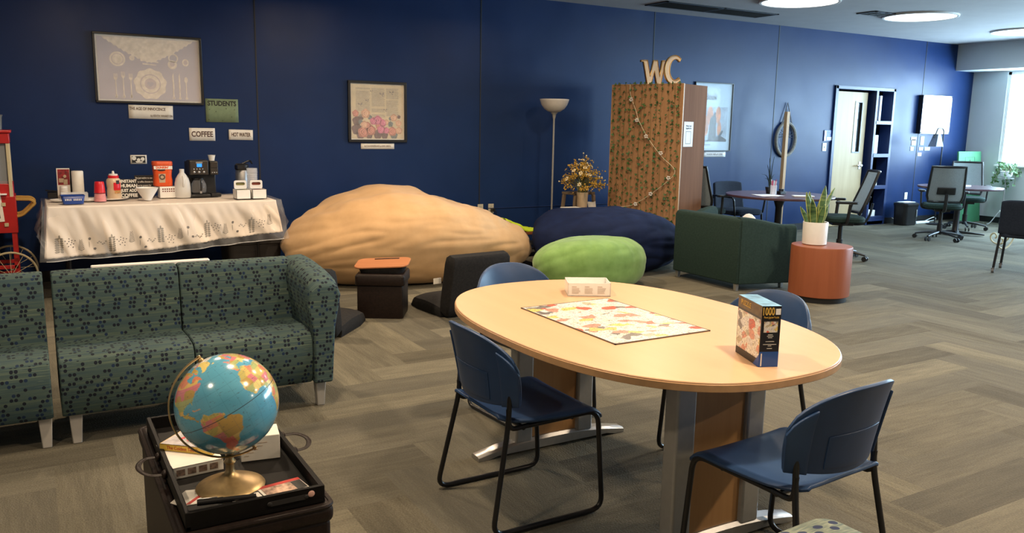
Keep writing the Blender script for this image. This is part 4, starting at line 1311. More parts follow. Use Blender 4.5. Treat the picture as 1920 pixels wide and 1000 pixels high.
# ================================================================== BEAN BAGS
def bag(name, label, cen, a, b, zfun, mat, seed, wr=.012, folds=14, flatb=.0, tilt=0.0, puckers=None, ex=.62, NU=120, NV=52):
    """a slumped sack: plan ellipse a x b, height zfun(x in -1..1, y in -1..1), flat on the floor"""
    def fn(u, v):
        th = 2 * pi * u
        ph = -pi / 2 + pi * v
        cr = max(0.0, cos(ph)) ** ex
        X = cos(th) * cr; Y = sin(th) * cr
        H = zfun(X, Y)
        # bulge: the widest ring sits low
        sz = sin(ph)
        t = (sz + 1) / 2
        z = H * (t ** .92)
        if sz < 0:
            q_ = max(0.0, cos(ph)) ** .22
            X = cos(th) * q_; Y = sin(th) * q_
        w = 1.0
        p = Vector((X * a * 2, Y * b * 2, z * 2 + seed))
        d = noise.noise(Vector((X * 1.2 * a + seed, Y * 3.2 * b, z * 5.0))) * wr * 1.6
        d += abs(noise.noise(Vector((X * a * 2.0 + seed, z * 9.0 + Y * 2, seed)))) ** 1.0 * wr * 1.2
        d += noise.noise(p * 4) * wr * .35
        if puckers:
            pu, pk = puckers
            d += pk * (abs(sin(pu * th / 2)) ** .6 - .6) * (t ** 2) * (1 - t ** 8) * 1.0
        nrm = Vector((cos(th) * cos(ph), sin(th) * cos(ph), sin(ph)))
        f = 1.0 if z > .03 else z / .03
        q = Vector((X * a, Y * b, z)) + nrm * d * f
        return (q.x, q.y, max(0.0, q.z))
    mb = MB().grid(fn, NU, NV, wrap=True)
    o = obj(name, mb, mat, loc=cen, ang=180)
    return tag(o, label, 'bean bag')

def z_beige(X, Y):
    # tall left of the middle, sloping down to the right
    k = [(-1.0, .62), (-.75, .74), (-.5, .83), (-.25, .875), (0.0, .85), (.25, .77), (.5, .68), (.75, .60), (1.0, .52)]
    for i in range(len(k) - 1):
        if X <= k[i + 1][0]:
            t = (X - k[i][0]) / (k[i + 1][0] - k[i][0]); t = t * t * (3 - 2 * t)
            h = k[i][1] * (1 - t) + k[i + 1][1] * t
            break
    else: h = k[-1][1]
    return h * (1 + .06 * Y) 
bag('bean_bag', 'huge tan bean bag lounger against the blue wall', (3.33, -1.06, 0), 1.31, .80, z_beige, 'beige_bag', 3.1, wr=.021, ex=.50, NU=200, NV=84)
# its sewn seam
def z_green(X, Y): return .475 * (1 - .06 * X * X) * (1 - .06 * Y)
bag('bean_bag', 'small lime green bean bag in front of the navy one', (4.62, -2.34, 0), .60, .41, z_green, 'green_bag', 7.7, wr=.010, puckers=(22, .014), ex=.50, NU=160, NV=56)
def z_blue(X, Y): return (.63 if X < .2 else .63 - .10 * (X - .2)) * (1 + .05 * Y)
bag('bean_bag', 'large navy velvet bean bag between the lamp and the ivy cabinet', (5.42, -1.55, 0), .90, .64, z_blue, 'blue_bag', 12.4, wr=.027, ex=.48, NU=160, NV=64)

# ================================================================== COFFEE TABLE
cx0, cx1, cy0, cy1, cz_ = .12, 1.93, -.98, -.18, .79
t = thing('buffet_table', 'black folding table under the white cloth holding the coffee things', 'table', ((cx0 + cx1) / 2, (cy0 + cy1) / 2, 0))
w, d = cx1 - cx0 - .02, cy1 - cy0 - .02
obj('tabletop', MB().box((0, 0, cz_ - .02), (w, d, .035)), 'black_plastic', t, bev=.006)
for sx_ in (-1, 1):
    obj('leg', MB().tube(roundpath([(sx_ * (w / 2 - .12), -d / 2 + .08, cz_ - .04), (sx_ * (w / 2 - .10), -d / 2 + .07, .015), (sx_ * (w / 2 - .10), d / 2 - .07, .015), (sx_ * (w / 2 - .12), d / 2 - .08, cz_ - .04)], .04), .013, 8), 'black_metal', t)
# cloth: top plus hanging sides, hem rises from left to right
rg = random.Random(5)
def hem(u): return .395 - .0 * u          # length hanging at front
def drape(mb, xl, xr, yb, yf, zt, drop_l, drop_m, drop_r, amp, NX=150, NZ=26, side=.18, scal=0.0, seedn=0.0):
    """front skirt: returns the front panel grid fn"""
    def fn(u, v):
        x = xl + (xr - xl) * u
        if u < .5: D = drop_l + (drop_m - drop_l) * (u * 2) ** 1.3
        else: D = drop_m + (drop_r - drop_m) * ((u - .5) * 2) ** .8
        D += scal * abs(sin(u * 170))
        z = zt - D * v
        f = min(1, v * 3)
        y = yf - .006 - amp * v * (.55 + .9 * noise.noise(Vector((x * 5.2 - v * 1.1, seedn, v * .8)))) - amp * .35 * f * noise.noise(Vector((x * 15 - v * 2.2, seedn + 4, v * 1.1)))
        # flare at the corners
        ex_ = max(0, abs(u - .5) * 2 - .93) / .07
        xx = x + (1 if u > .5 else -1) * ex_ * v * .05
        return (xx, y, z)
    mb.grid(fn, NX, NZ)
    return fn
mc = base('printed_tablecloth', (.80, .71, .62), .70, spec=.25)
nt = mc.node_tree
u_, v_, _ = xyz(nt, nn(nt, 'ShaderNodeUVMap').outputs[0])
M['cloth'] = mc
CLX, CRX = cx0 - .02, cx1 + .03
cl = MB()
ffn = drape(cl, CLX, CRX, cy1, cy0 - .012, cz_ + .004, .42, .385, .29, .07, scal=.006)
cl.span(CLX + .0, CRX, cy0 - .012, cy1, cz_ - .0005, cz_ + .004)
for (xx, dl) in ((CLX, .40), (CRX, .29)):
    sg = -1 if xx == CLX else 1
    cl.grid(lambda u, v, xx=xx, dl=dl, sg=sg: (xx + sg * (.004 + .05 * v * (1 if True else 0) * (.5 + .5 * noise.noise(Vector((u * 6, 2, v))))), cy0 - .012 + (cy1 - cy0) * u - .05 * v * (1 - u), cz_ + .004 - dl * v * (1 - .25 * u)), 24, 12)
c = obj('tablecloth', cl, 'cloth', solid=.0015, offs=0, ang=60)
tag(c, 'cream tablecloth with a grey leaf print draped over the coffee table', 'tablecloth')
# leaf print as thin raised motifs following the drape
def on_cloth(x, dz):
    u = (x - CLX) / (CRX - CLX)
    # bottom hem based: dz above the hem
    best = None
    if u < .5: D = .42 + (.385 - .42) * (u * 2) ** 1.3
    else: D = .385 + (.29 - .385) * ((u - .5) * 2) ** .8
    v = max(0, min(1, (D - dz) / D))
    p = ffn(u, v)
    return (p[0], p[1] - .003, p[2])
def motif(mb, x, z, pts, s_=1.0):
    vs_ = [on_cloth(x, z)] + [on_cloth(x + px * s_, z + pz * s_) for (px, pz) in pts]
    n = len(pts)
    mb.add(vs_, [(0, 1 + i, 1 + (i + 1) % n) for i in range(n)])
dk, gy = MB(), MB()
x = CLX + .07; k = 0
while x < CRX - .05:
    kind = k % 5
    z0 = .10 + .02 * sin(k * 2.1)
    if kind == 0:      # broad leafy sprig
        for a in range(7):
            zz = z0 + (a - 3) * .018
            for sg in (-1, 1): motif(gy, x + sg * .014, zz, disc(0, 0, .013, 6, rz=.009))
        motif(gy, x, z0 + .07, disc(0, 0, .007, 6, rz=.016))
    elif kind == 1:    # berry cluster
        for a in range(11):
            aa = a * 2.4; r_ = .010 + .0035 * a
            motif(dk, x + r_ * cos(aa), z0 + r_ * sin(aa) * 1.0, disc(0, 0, .0055, 6, rz=.0045))
    elif kind == 2:    # fern
        for a in range(7):
            zz = z0 - .04 + a * .013; wl_ = .026 - .0025 * a
            for sg in (-1, 1): motif(gy, x + sg * wl_ * .5, zz + .006, [(-sg * wl_ * .5, -.006), (sg * wl_ * .5, .008), (sg * wl_ * .3, .012), (-sg * wl_ * .5, -.001)])
    elif kind == 3:    # single dark flowers
        motif(dk, x - .01, z0 + .035, disc(0, 0, .011, 8, rz=.012)); motif(dk, x + .025, z0 - .05, disc(0, 0, .013, 5, rz=.011)); motif(gy, x - .015, z0 - .01, disc(0, 0, .003, 5, rz=.03))
    else:              # pale scroll
        for a in range(6): motif(gy, x - .03 + a * .012, z0 - .02 + .012 * sin(a * 1.5), disc(0, 0, .008, 6, rz=.005))
    x += .078; k += 1
obj('leaf_print', gy, speck('grey_print_ink', (.30, .27, .23), .8, .25, 50), c, smooth=False)
obj('berry_print', dk, speck('dark_print_ink', (.10, .085, .08), .8, .25, 50), c, smooth=False)
# clear plastic cover over the cloth, hanging lower
pc = MB()
drape(pc, CLX - .035, CRX + .05, cy1, cy0 - .022, cz_ + .009, .45, .43, .36, .10, side=.2, seedn=9.0, NX=110, NZ=24)
for (xx, dl) in ((CLX - .035, .40), (CRX + .05, .34)):
    sg = -1 if xx < 1 else 1
    pc.grid(lambda u, v, xx=xx, dl=dl, sg=sg: (xx + sg * (.10 * v * sin(pi * min(1, v * 1.1)) * (.8 + .7 * noise.noise(Vector((u * 7, 5, v * 4)))) + .02 * noise.noise(Vector((u * 14, 1, v * 9)))), cy0 - .022 + (cy1 - cy0) * u - .06 * v * (1 - u), cz_ + .009 - dl * v), 30, 16)
pc.grid(lambda u, v: (CLX - .035 + (CRX + .05 - CLX + .035) * u, cy0 - .022 + (cy1 - cy0 + .02) * v, cz_ + .0085 + .0035 * abs(noise.noise(Vector((u * 9, v * 4, 0))))), 60, 16)
film = base('clear_cover_film', (.85, .86, .88), .13, spec=.8, Alpha=.13)
p_ = obj('plastic_cover', pc, film, ang=80)
tag(p_, 'clear crinkled plastic sheet over the leaf print tablecloth', 'table cover')
hm = MB()
hp = []
for k in range(100):
    u = k / 99
    if u < .5: D = .45 - .02 * (u * 2) ** 1.3
    else: D = .43 - .07 * ((u - .5) * 2) ** .8
    hp.append((CLX - .035 + (CRX + .085 - CLX) * u, cy0 - .022 - .10 * (.55 + .9 * noise.noise(Vector(((CLX - .035 + (CRX + .085 - CLX) * u) * 5.2 - 1.1, 9.0, .8)))) - .004, cz_ + .009 - D))
hm.tube(hp, .0035, 5)
obj('cover_hem', hm, glass_mat('hem_film', (.75, .77, .8), .2, alpha=.6), p_)

CT = cz_ + .0135
def on(x, y): return (x, y, CT)
# brochure holder
t = thing('brochure_stand', 'red and white promotional card standing at the back left of the coffee table', 'card', on(.25, -.36), radians(-6)); t.scale = (.80, .9, .90)
obj('card_back', MB().at((0, 0, 0), rx=radians(-6)).span(-.065, .065, 0, .006, 0, .30), 'paper', t, smooth=False)
obj('red_art', MB().at((0, 0, 0), rx=radians(-6)).span(-.055, .062, -.0012, 0, .135, .29), speck('dark_red_print', (.24, .014, .018), .5, .6, 25), t, smooth=False)
obj('side_edge', MB().at((.066, 0, 0), rx=radians(-6)).span(0, .012, -.004, .03, 0, .292), 'tray_black', t, smooth=False)
obj('printed_shapes', MB().at((0, 0, 0), rx=radians(-6)).box((-.02, -.002, .18), (.05, .0015, .04)).box((.02, -.002, .165), (.04, .0015, .05)).ball((.015, -.002, .22), (.016, .001, .016)), 'cream_vase', t, smooth=False)
t = thing('paper_cup_stack', 'short stack of white lids in front of the red promotional card', 'lids', on(.245, -.46)); t.scale = (.8, .8, .85)
obj('lids', MB().lathe([(.038, 0)] + [(r_, .012 * k + dz) for k in range(11) for (r_, dz) in ((.042, .002), (.042, .006), (.038, .008))] + [(.036, .14), (0, .14)], 24), 'white', t, ang=30)
# paper towels
tg = thing('paper_towel_roll', 'tall white stack of paper cups beside the promotional card', 'paper cups', on(.36, -.44)); tg.scale = (.80, .80, .90)
obj('cup_stack', MB().lathe([(.052, .0), (.060, .012), (.060, .27), (.055, .278), (.0, .279)], 32), 'paper', tg, ang=40)
tg['label'] = 'tall white paper roll standing behind the blue basket'; tg['category'] = 'paper roll'
# clear organiser in front
t = thing('clear_organizer', 'clear plastic tray holding white packets behind the blue basket', 'organizer', on(.32, -.60)); t.scale = (.74, .8, .95)
o_ = MB()
for (a, b, c_, d_) in ((-.14, .14, -.07, -.067), (-.14, .14, .067, .07), (-.14, -.137, -.07, .07), (.137, .14, -.07, .07), (-.03, -.027, -.07, .07), (.05, .053, -.07, .07)): o_.span(a, b, c_, d_, .003, .075)
o_.span(-.14, .14, -.07, .07, 0, .003)
obj('tray_walls', o_, 'clear_cup', t, smooth=False)
obj('packets', MB().span(-.12, -.05, -.05, .05, .004, .045).span(-.015, .035, -.05, .05, .004, .05).span(.065, .12, -.05, .05, .004, .042), 'paper', t, bev=.004)
# blue basket
t = thing('plastic_basket', 'blue slotted plastic basket at the front left of the coffee table', 'basket', on(.295, -.86), radians(2)); t.scale = (.78, .8, .84)
def bask(t, w, d, h, mat, slots=9, taper=.86):
    mb = MB(); n = 0
    def ringp(s_, z): return [(x * s_, y * s_, z) for x, y in rrect(w, d, .02, 4)]
    lo, hi = ringp(taper, 0), ringp(1, h)
    m = len(lo)
    mb.add(lo + hi, [(i, (i + 1) % m, m + (i + 1) % m, m + i) for i in range(m)] + [tuple(range(m))[::-1]])
    mb2 = MB().tube(ringp(1.01, h), .004, 6, closed=True)
    obj('basket_body', mb, mat, t, solid=.002, ang=30)
    obj('basket_rim', mb2, mat, t)
bask(t, .225, .16, .082, 'blue_plastic')
sl = MB()
for k in range(10):
    if k == 4: continue
    xx = -.075 + k * .0165
    sl.at((xx, -.0762, .048), rx=radians(-8)).box((0, 0, 0), (.007, .003, .03))
obj('slots', sl, 'paper', t, smooth=False)
# plates: two foil platters
def platter(label, x, y, r, rz=.6, z=CT):
    return tag(obj('platter', MB().lathe([(r * .62, 0), (r * .9, .006), (r, .014), (r * .99, .017), (r * .60, .004), (0, .003)], 40), 'white_glossy', loc=(x, y, z)), label, 'plate')
platter('shallow white plate under the left end of the blue basket', .20, -.62, .075)
platter('shallow white plate between the blue basket and the red cups', .425, -.66, .075)
platter('wide pale plate under the creamer bottle', .61, -.56, .145)
tag(obj('napkin_holder', MB().at((0, 0, .0)).box((0, 0, .03), (.16, .10, .05)).at((0, 0, .062), ry=radians(6)).box((-.01, 0, 0), (.17, .10, .008)), 'black_plastic', bev=.004, loc=(.20, -.29, CT)), 'low black napkin holder at the back left corner of the coffee table', 'napkin holder')
# cups stack: red above pink
t = thing('plastic_cup_stack', 'upside down stack of red over pink plastic cups', 'cups', on(.512, -.72)); t.scale = (.80, .80, .82)
prof = []
obj('pink_cups', MB().lathe([(.060, 0)] + [q for k in range(5) for q in ((.0615 - .0014 * k, .002 + .018 * k), (.0615 - .0014 * k, .008 + .018 * k), (.058 - .0014 * k, .010 + .018 * k))], 32), 'pink_plastic', t, ang=30)
obj('red_cup', MB().lathe([(.056, .090), (.0575, .094), (.055, .10), (.050, .17), (.0455, .205), (.042, .209), (0, .210)], 32), 'red_plastic', t, ang=35)
# creamer bottle
t = thing('creamer_bottle', 'cream coloured creamer bottle with a white pump top and red label', 'bottle', on(.638, -.56)); t.scale = (.92, .92, .80)
obj('bottle_body', MB().lathe([(.056, 0), (.064, .006), (.064, .10), (.060, .125), (.064, .15), (.066, .20), (.060, .225), (.046, .238)], 36), speck('cream_bottle', (.66, .50, .34), .35, .10, 16), t)
obj('red_collar', MB().lathe([(.047, .236), (.049, .262), (.044, .266), (0, .266)], 28), 'red_plastic', t)
obj('pump_top', MB().lathe([(.040, .264), (.041, .278), (.034, .284), (.012, .286), (.010, .312), (.007, .316), (0, .316)], 24), 'white', t, ang=40)
def wrap(r, a0, a1, z0, z1, n=12):
    """label patch on a cylinder about the z axis, facing -y for angle 0"""
    return MB().grid(lambda u, v: (r * sin(a0 + (a1 - a0) * u), -r * cos(a0 + (a1 - a0) * u), z0 + (z1 - z0) * v), n, 2)
obj('red_label', wrap(.0668, -.1, 1.0, .105, .19), 'red_plastic', t)
obj('emblem', wrap(.0682, .25, .75, .175, .215), 'ink', t)
obj('label_picture', wrap(.0672, .0, .9, .07, .105), speck('latte_print', (.52, .28, .10), .5, .3, 60), t)
# two black word signs
def wordsign(label, loc, rz, w, h, lines, align='CENTER'):
    t = thing('word_sign', label, 'sign', loc, rz); t.scale = (.80, .9, .86)
    obj('sign_block', MB().at((0, 0, 0), rx=radians(-4)).span(-w / 2, w / 2, 0, .012, 0, h), 'ink', t, smooth=False)
    for (s_, size, z, sx, fat) in lines:
        text('lettering', s_, size, 'paper', t, (0, z * 0.07 - .002, z), (radians(86 + 0), 0, 0), sx=sx, fat=fat)
    return t
wordsign('black sign reading INSTANT HUMAN JUST ADD COFFEE', on(.765, -.52), radians(-4), .185, .205,
         [('INSTANT', .043, .180, .92, .0016), ('HUMAN', .048, .132, 1.0, .0018), ('JUST ADD', .043, .083, .82, .0016), ('COFFEE', .050, .032, .98, .0018)])
wordsign('black sign with four lines of white joke text behind the white bowl', on(.905, -.42), radians(-3), .20, .235,
         [("I'm just waiting to see", .028, .205, .72, .0006), ('if my coffee chooses to', .028, .165, .70, .0006), ('use its powers for', .028, .125, .72, .0006), ('good or evil', .028, .085, .72, .0006)])
# bowl
t = thing('serving_bowl', 'large white flared bowl at the front of the coffee table', 'bowl', on(.89, -.74)); t.scale = (.80, .80, 1.0)
obj('bowl', MB().lathe([(.040, 0), (.045, .008), (.060, .03), (.095, .075), (.116, .108), (.119, .113), (.114, .112), (.09, .078), (.055, .034), (.0, .02)], 44), 'white_glossy', t)
obj('filter_papers', MB().lathe([(.04, .03), (.07, .06), (.095, .098)], 30, cap=False), 'paper', t)
# orange tub on a white crate
t = thing('plastic_crate', 'small white slotted crate under the orange coffee tub', 'crate', on(1.085, -.52), radians(2)); t.scale = (.72, .8, 1)
obj('crate_walls', MB().span(-.10, .10, -.075, .075, 0, .105), 'white_glossy', t, bev=.006)
sl = MB()
for k in range(6): sl.box((-.062 + k * .026, -.0758, .082), (.015, .002, .012)).box((-.062 + k * .026, -.0758, .062), (.015, .002, .010))
obj('slots', sl, speck('shadowed_red_box', (.16, .03, .02), .7), t, smooth=False)
t = thing('coffee_tub', 'orange ground coffee tub with a white band standing on the white crate', 'coffee tub', (1.055, -.50, CT + .1065))
def rect_loft(prof, rr=.3, n=5):
    mb = MB(); vs_ = []; m = 0
    for (w_, d_, z) in prof:
        r_ = rrect(w_, d_, min(w_, d_) * rr, n); m = len(r_)
        vs_ += [(x, y, z) for x, y in r_]
    k = len(prof)
    fs = [tuple(range(m))[::-1], tuple(range((k - 1) * m, k * m))]
    for i in range(k - 1):
        for j in range(m): fs.append((i * m + j, i * m + (j + 1) % m, (i + 1) * m + (j + 1) % m, (i + 1) * m + j))
    return mb.add(vs_, fs)
obj('tub_body', rect_loft([(.150, .125, 0), (.162, .135, .006), (.162, .135, .05), (.152, .128, .085), (.156, .130, .12), (.165, .138, .16), (.165, .138, .19)]), 'orange_plastic', t)
obj('tub_lid', rect_loft([(.170, .142, .19), (.174, .146, .195), (.172, .144, .222), (.160, .135, .227)]), speck('orange_lid', (.70, .10, .03), .45, .06), t)
obj('white_band', MB().span(-.079, .079, -.0705, -.069, .157, .186), 'paper', t, smooth=False)
text('lettering', "DUNKIN'", .026, 'orange_plastic', t, (-.008, -.0712, .172), WALLTXT, sx=1.0, fat=.0012)
obj('dark_oval', MB().at((-.015, -.0690, .150), rx=radians(90)).prism(disc(0, 0, .034, 24, rz=.010), 0, .001), speck('dark_brown_label', (.05, .018, .012), .5), t, smooth=False)
obj('printed_cup', MB().at((-.012, -.0675, 0), rx=radians(90)).prism([(-.030, .115), (.030, .115), (.025, .035), (-.025, .035)], 0, .0014), 'cream_vase', t, smooth=False)
obj('printed_ring', MB().at((-.012, -.0690, 0), rx=radians(90)).prism(disc(0, .086, .026, 24), 0, .0014), 'brown_ink', t, smooth=False)
obj('printed_centre', MB().at((-.012, -.0698, 0), rx=radians(90)).prism(disc(0, .086, .014, 20), 0, .0014), 'cream_vase', t, smooth=False)
# jug
t = thing('water_jug', 'translucent gallon water jug between the orange tub and the coffee maker', 'jug', on(1.215, -.56), radians(0))
obj('jug_body', rect_loft([(.125, .125, 0), (.140, .140, .010), (.140, .140, .09), (.132, .132, .135), (.112, .112, .175), (.080, .080, .205), (.046, .046, .228), (.042, .042, .234), (.042, .042, .262), (.036, .036, .264)], rr=.42), 'milk', t)
obj('jug_handle', MB().tube(smoothpath([(.0, -.055, .20), (.0, -.078, .175), (.0, -.078, .13), (.0, -.064, .105)]), .010, 8), 'milk', t)
# coffee maker
t = thing('coffee_maker', 'black drip coffee maker with a glass carafe and single cup side', 'coffee maker', on(1.405, -.48), radians(3))
obj('maker_back', MB().span(-.13, .13, .02, .12, 0, .33), 'black_plastic', t, bev=.008)
obj('maker_base', MB().span(-.13, .05, -.11, .02, 0, .028).span(.055, .15, -.10, .02, 0, .034), 'black_plastic', t, bev=.008)
pn_ = obj('brew_head', MB().span(-.13, .045, -.09, .03, .205, .345).span(.055, .135, -.08, .03, .205, .335), 'black_plastic', t, bev=.010)
DKM = speck('dark_bronze_panel', (.060, .050, .042), .35, .08, metal=.5)
obj('control_panel', MB().span(-.122, .037, -.0945, -.0895, .212, .335).span(.062, .128, -.0845, -.0795, .212, .268).span(.062, .128, -.0845, -.0795, .273, .325), DKM, t, bev=.003)
obj('lcd_screen', MB().span(-.063, -.018, -.0960, -.0945, .282, .312), emit_mat('blue_lcd', (.02, .22, .9), 1.3), t, smooth=False)
obj('silver_badge', MB().span(-.070, -.012, -.0958, -.0945, .314, .330), 'steel', t, smooth=False)
for (x, z, r_) in [(-.09 + .026 * k, .262, .006) for k in range(4)] + [(-.088, .234, .010), (-.045, .234, .010), (-.002, .234, .010)]: obj('button', MB().ball((x, -.096, z), (r_, .003, r_), 10, 6), 'steel', t)
for k in range(3): obj('button', MB().ball((.076 + .02 * k, -.0855, .228), (.006, .003, .006), 8, 5), 'steel', t)
obj('carafe', MB().lathe([(.050, .032), (.066, .045), (.070, .08), (.066, .12), (.048, .155), (.046, .165)], 32, c=(-.04, -.03, 0), cap=False), glass_mat('carafe_glass', (.25, .25, .26), .06, alpha=.45), t)
obj('carafe_band', MB().lathe([(.049, .158), (.050, .176), (.0, .180)], 28, c=(-.04, -.03, 0)).tube(smoothpath([(-.04, -.078, .168), (-.04, -.125, .165), (-.04, -.125, .08), (-.04, -.10, .06)]), .009, 8), 'black_plastic', t)
obj('carafe_steel', MB().box((-.04, -.112, .10), (.018, .006, .13)), 'steel', t, bev=.002)
tag(obj('filter_cup', MB().lathe([(.024, 0), (.034, .050), (.037, .052), (.033, .050), (.022, .003), (0, .003)], 14), 'white_glossy', loc=(1.50, -.48, CT + .336)), 'small white ribbed cup on top of the coffee maker', 'cup')
# kettle and clear jar at the right
t = thing('kettle', 'black and steel airpot flask behind the white bins', 'flask', on(2.055 - .10, -.33))
t.location = on(1.80, -.36)
obj('flask_body', MB().lathe([(.060, 0), (.063, .01), (.063, .22), (.055, .24)], 32), 'steel', t)
obj('flask_top', MB().lathe([(.060, .238), (.066, .25), (.066, .285), (.05, .30), (0, .302)], 32).box((-.03, -.06, .27), (.06, .07, .035)).tube(roundpath([(.0, .05, .29), (.09, .03, .33), (.10, .0, .30)], .02), .008, 8), 'black_plastic', t)
t = thing('cup_stack', 'tall clear stack of plastic cups behind the right white bin', 'cups', on(1.875, -.46)); t.scale = (1.05, 1.05, 1)
obj('clear_cups', MB().lathe([(.040, 0)] + [q for k in range(12) for q in ((.042 + .0004 * k, .018 * k + .01), (.046 + .0003 * k, .018 * k + .016))] + [(.048, .26)], 28, cap=False), 'clear_cup', t, ang=30)
t = thing('glass_pot', 'small glass coffee pot behind the right white bin', 'glass pot', on(1.865, -.60))
obj('pot', MB().lathe([(.045, 0), (.060, .02), (.058, .05), (.035, .10), (.036, .115)], 28, cap=False), 'clear_cup', t)
def bin_(label, x, y, w, h, top, filling):
    t = thing('storage_bin', label, 'storage bin', on(x, y), radians(0), 'white bins at the right end of the coffee table')
    d = .15
    mb = MB().span(-w / 2, w / 2, -d / 2, d / 2, 0, .004).span(-w / 2, w / 2, d / 2 - .004, d / 2, 0, h)
    mb.span(-w / 2, w / 2, -d / 2, -d / 2 + .004, 0, h).span(-w / 2, -w / 2 + .004, -d / 2, d / 2, 0, h).span(w / 2 - .004, w / 2, -d / 2, d / 2, 0, h)
    obj('bin_walls', mb, 'white_glossy', t, smooth=False)
    # upright back panel with a slotted hand hole
    hw = w * .44; mb = MB(); mb.M = Matrix.Translation((0, d / 2 - .02, 0)) @ Matrix.Rotation(radians(90), 4, 'X')
    outer = [(x_, y_ + h + top / 2) for x_, y_ in rrect(2 * hw, top, .016, 4)]
    inner = [(x_, y_ + h + top * .60) for x_, y_ in rrect(hw * 1.45, .028, .013, 4)]
    m = len(outer); vs_ = [(a, b, -.002) for a, b in outer] + [(a, b, -.002) for a, b in inner] + [(a, b, .004) for a, b in outer] + [(a, b, .004) for a, b in inner]
    fs = []
    for i in range(m):
        j = (i + 1) % m
        fs += [(i, j, m + j, m + i), (2 * m + i, 3 * m + i, 3 * m + j, 2 * m + j), (i, 2 * m + i, 2 * m + j, j), (m + i, m + j, 3 * m + j, 3 * m + i)]
    obj('hand_panel', mb.add(vs_, fs), 'white_glossy', t, ang=30)
    obj('contents', MB().span(-w / 2 + .01, w / 2 - .01, -d / 2 + .01, d / 2 - .03, .01, h - .006).span(-hw * .8, hw * .8, d / 2 - .012, d / 2 - .006, h, h + top * .78), filling, t, smooth=False)
    return t
bin_('white bin with a slotted hand hole, the left of the pair beside the cups', 1.69, -.84, .130, .085, .080, speck('green_tea_bags', (.22, .20, .07), .6, .3, 60))
bin_('white bin with a slotted hand hole, the right of the pair beside the cups', 1.835, -.84, .130, .085, .080, speck('red_tea_bags', (.20, .04, .02), .6, .3, 60))

# grey storage bin under the right end of the table and a dark shelf
tag(obj('storage_tub', rect_loft([(.46, .40, 0), (.50, .44, .36), (.53, .47, .37), (.53, .47, .40)], rr=.12), speck('smoky_tub', (.030, .026, .025), .5, .1), loc=(1.80, -.62, 0), ang=30), 'dark smoky storage tub under the right end of the coffee table', 'storage tub')

# ================================================================== POPCORN CART (left edge)
t = thing('popcorn_cart', 'red popcorn cart with a glass case and spoked wheels at the left edge', 'popcorn cart', (-.36, -.55, 0))
w, d = .44, .36
obj('cart_top', MB().prism([(-w / 2 - .01, -d / 2 - .01), (w / 2 + .01, -d / 2 - .01), (w / 2 + .01, d / 2 + .01), (-w / 2 - .01, d / 2 + .01)], 1.30, 1.385).box((0, 0, 1.397), (w + .05, d + .05, .022)), 'red_paint', t, bev=.006)
obj('glass_case', MB().span(-w / 2 + .02, w / 2 - .02, -d / 2 + .015, -d / 2 + .02, .97, 1.30).span(w / 2 - .02, w / 2 - .015, -d / 2 + .02, d / 2 - .02, .97, 1.30), glass_mat('case_glass', (.6, .65, .7), .06, alpha=.25), t, smooth=False)
obj('case_back', MB().span(-w / 2 + .02, w / 2 - .02, d / 2 - .02, d / 2, .97, 1.30), 'black_plastic', t, smooth=False)
obj('kettle_pot', MB().lathe([(.05, 1.08), (.07, 1.09), (.07, 1.17), (.04, 1.19), (.04, 1.28), (0, 1.28)], 20, c=(.04, 0, 0)), 'steel', t)
for (sx_, sy_) in ((1, -1), (1, 1), (-1, -1), (-1, 1)): obj('corner_trim', MB().box((sx_ * (w / 2 - .008), sy_ * (d / 2 - .008), 1.08), (.026, .026, .46)), 'cream_trim', t, bev=.003)
obj('cart_body', MB().span(-w / 2 + .01, w / 2 + .01, -d / 2, d / 2, .56, .97).span(-w / 2 + .02, w / 2 + .02, -d / 2 - .006, d / 2, .56, .865), 'red_paint', t, bev=.004)
obj('latch', MB().box((w / 2 - .07, -d / 2 - .012, .80), (.03, .006, .03)).box((w / 2 - .06, -d / 2 - .012, .63), (.03, .006, .03)), 'cream_trim', t, bev=.002)
obj('ledge', MB().box((w / 2 - .14, -d / 2 - .02, .885), (.20, .05, .012)), 'white', t, bev=.003)
hd = MB()
for yy in (-.12,):
    hd.tube(roundpath([(w / 2 + .01, yy, .835), (w / 2 + .13, yy, .83), (w / 2 + .16, yy, .80), (w / 2 + .06, yy, .70), (w / 2 + .01, yy, .69)], .03, 4), .013, 6)
    hd.tube(roundpath([(w / 2 + .01, yy + .24, .835), (w / 2 + .13, yy + .24, .83), (w / 2 + .16, yy + .24, .80), (w / 2 + .06, yy + .24, .70), (w / 2 + .01, yy + .24, .69)], .03, 4), .013, 6)
hd.cyl((w / 2 + .14, -.12, .81), (w / 2 + .14, .12, .81), .012)
obj('push_handle', hd, 'yellow_wood', t)
for sy_ in (-1, 1):
    fr_ = MB()
    fr_.box((w / 2 - .01, sy_ * (d / 2 - .02), .32), (.035, .03, .50)); fr_.box((-w / 2 + .03, sy_ * (d / 2 - .02), .30), (.035, .03, .55))
    fr_.box((0, sy_ * (d / 2 - .02), .27), (w, .03, .03)); fr_.box((0, sy_ * (d / 2 - .02), .17), (w, .03, .03))
    obj('cart_frame', fr_, 'red_paint', t, bev=.002)
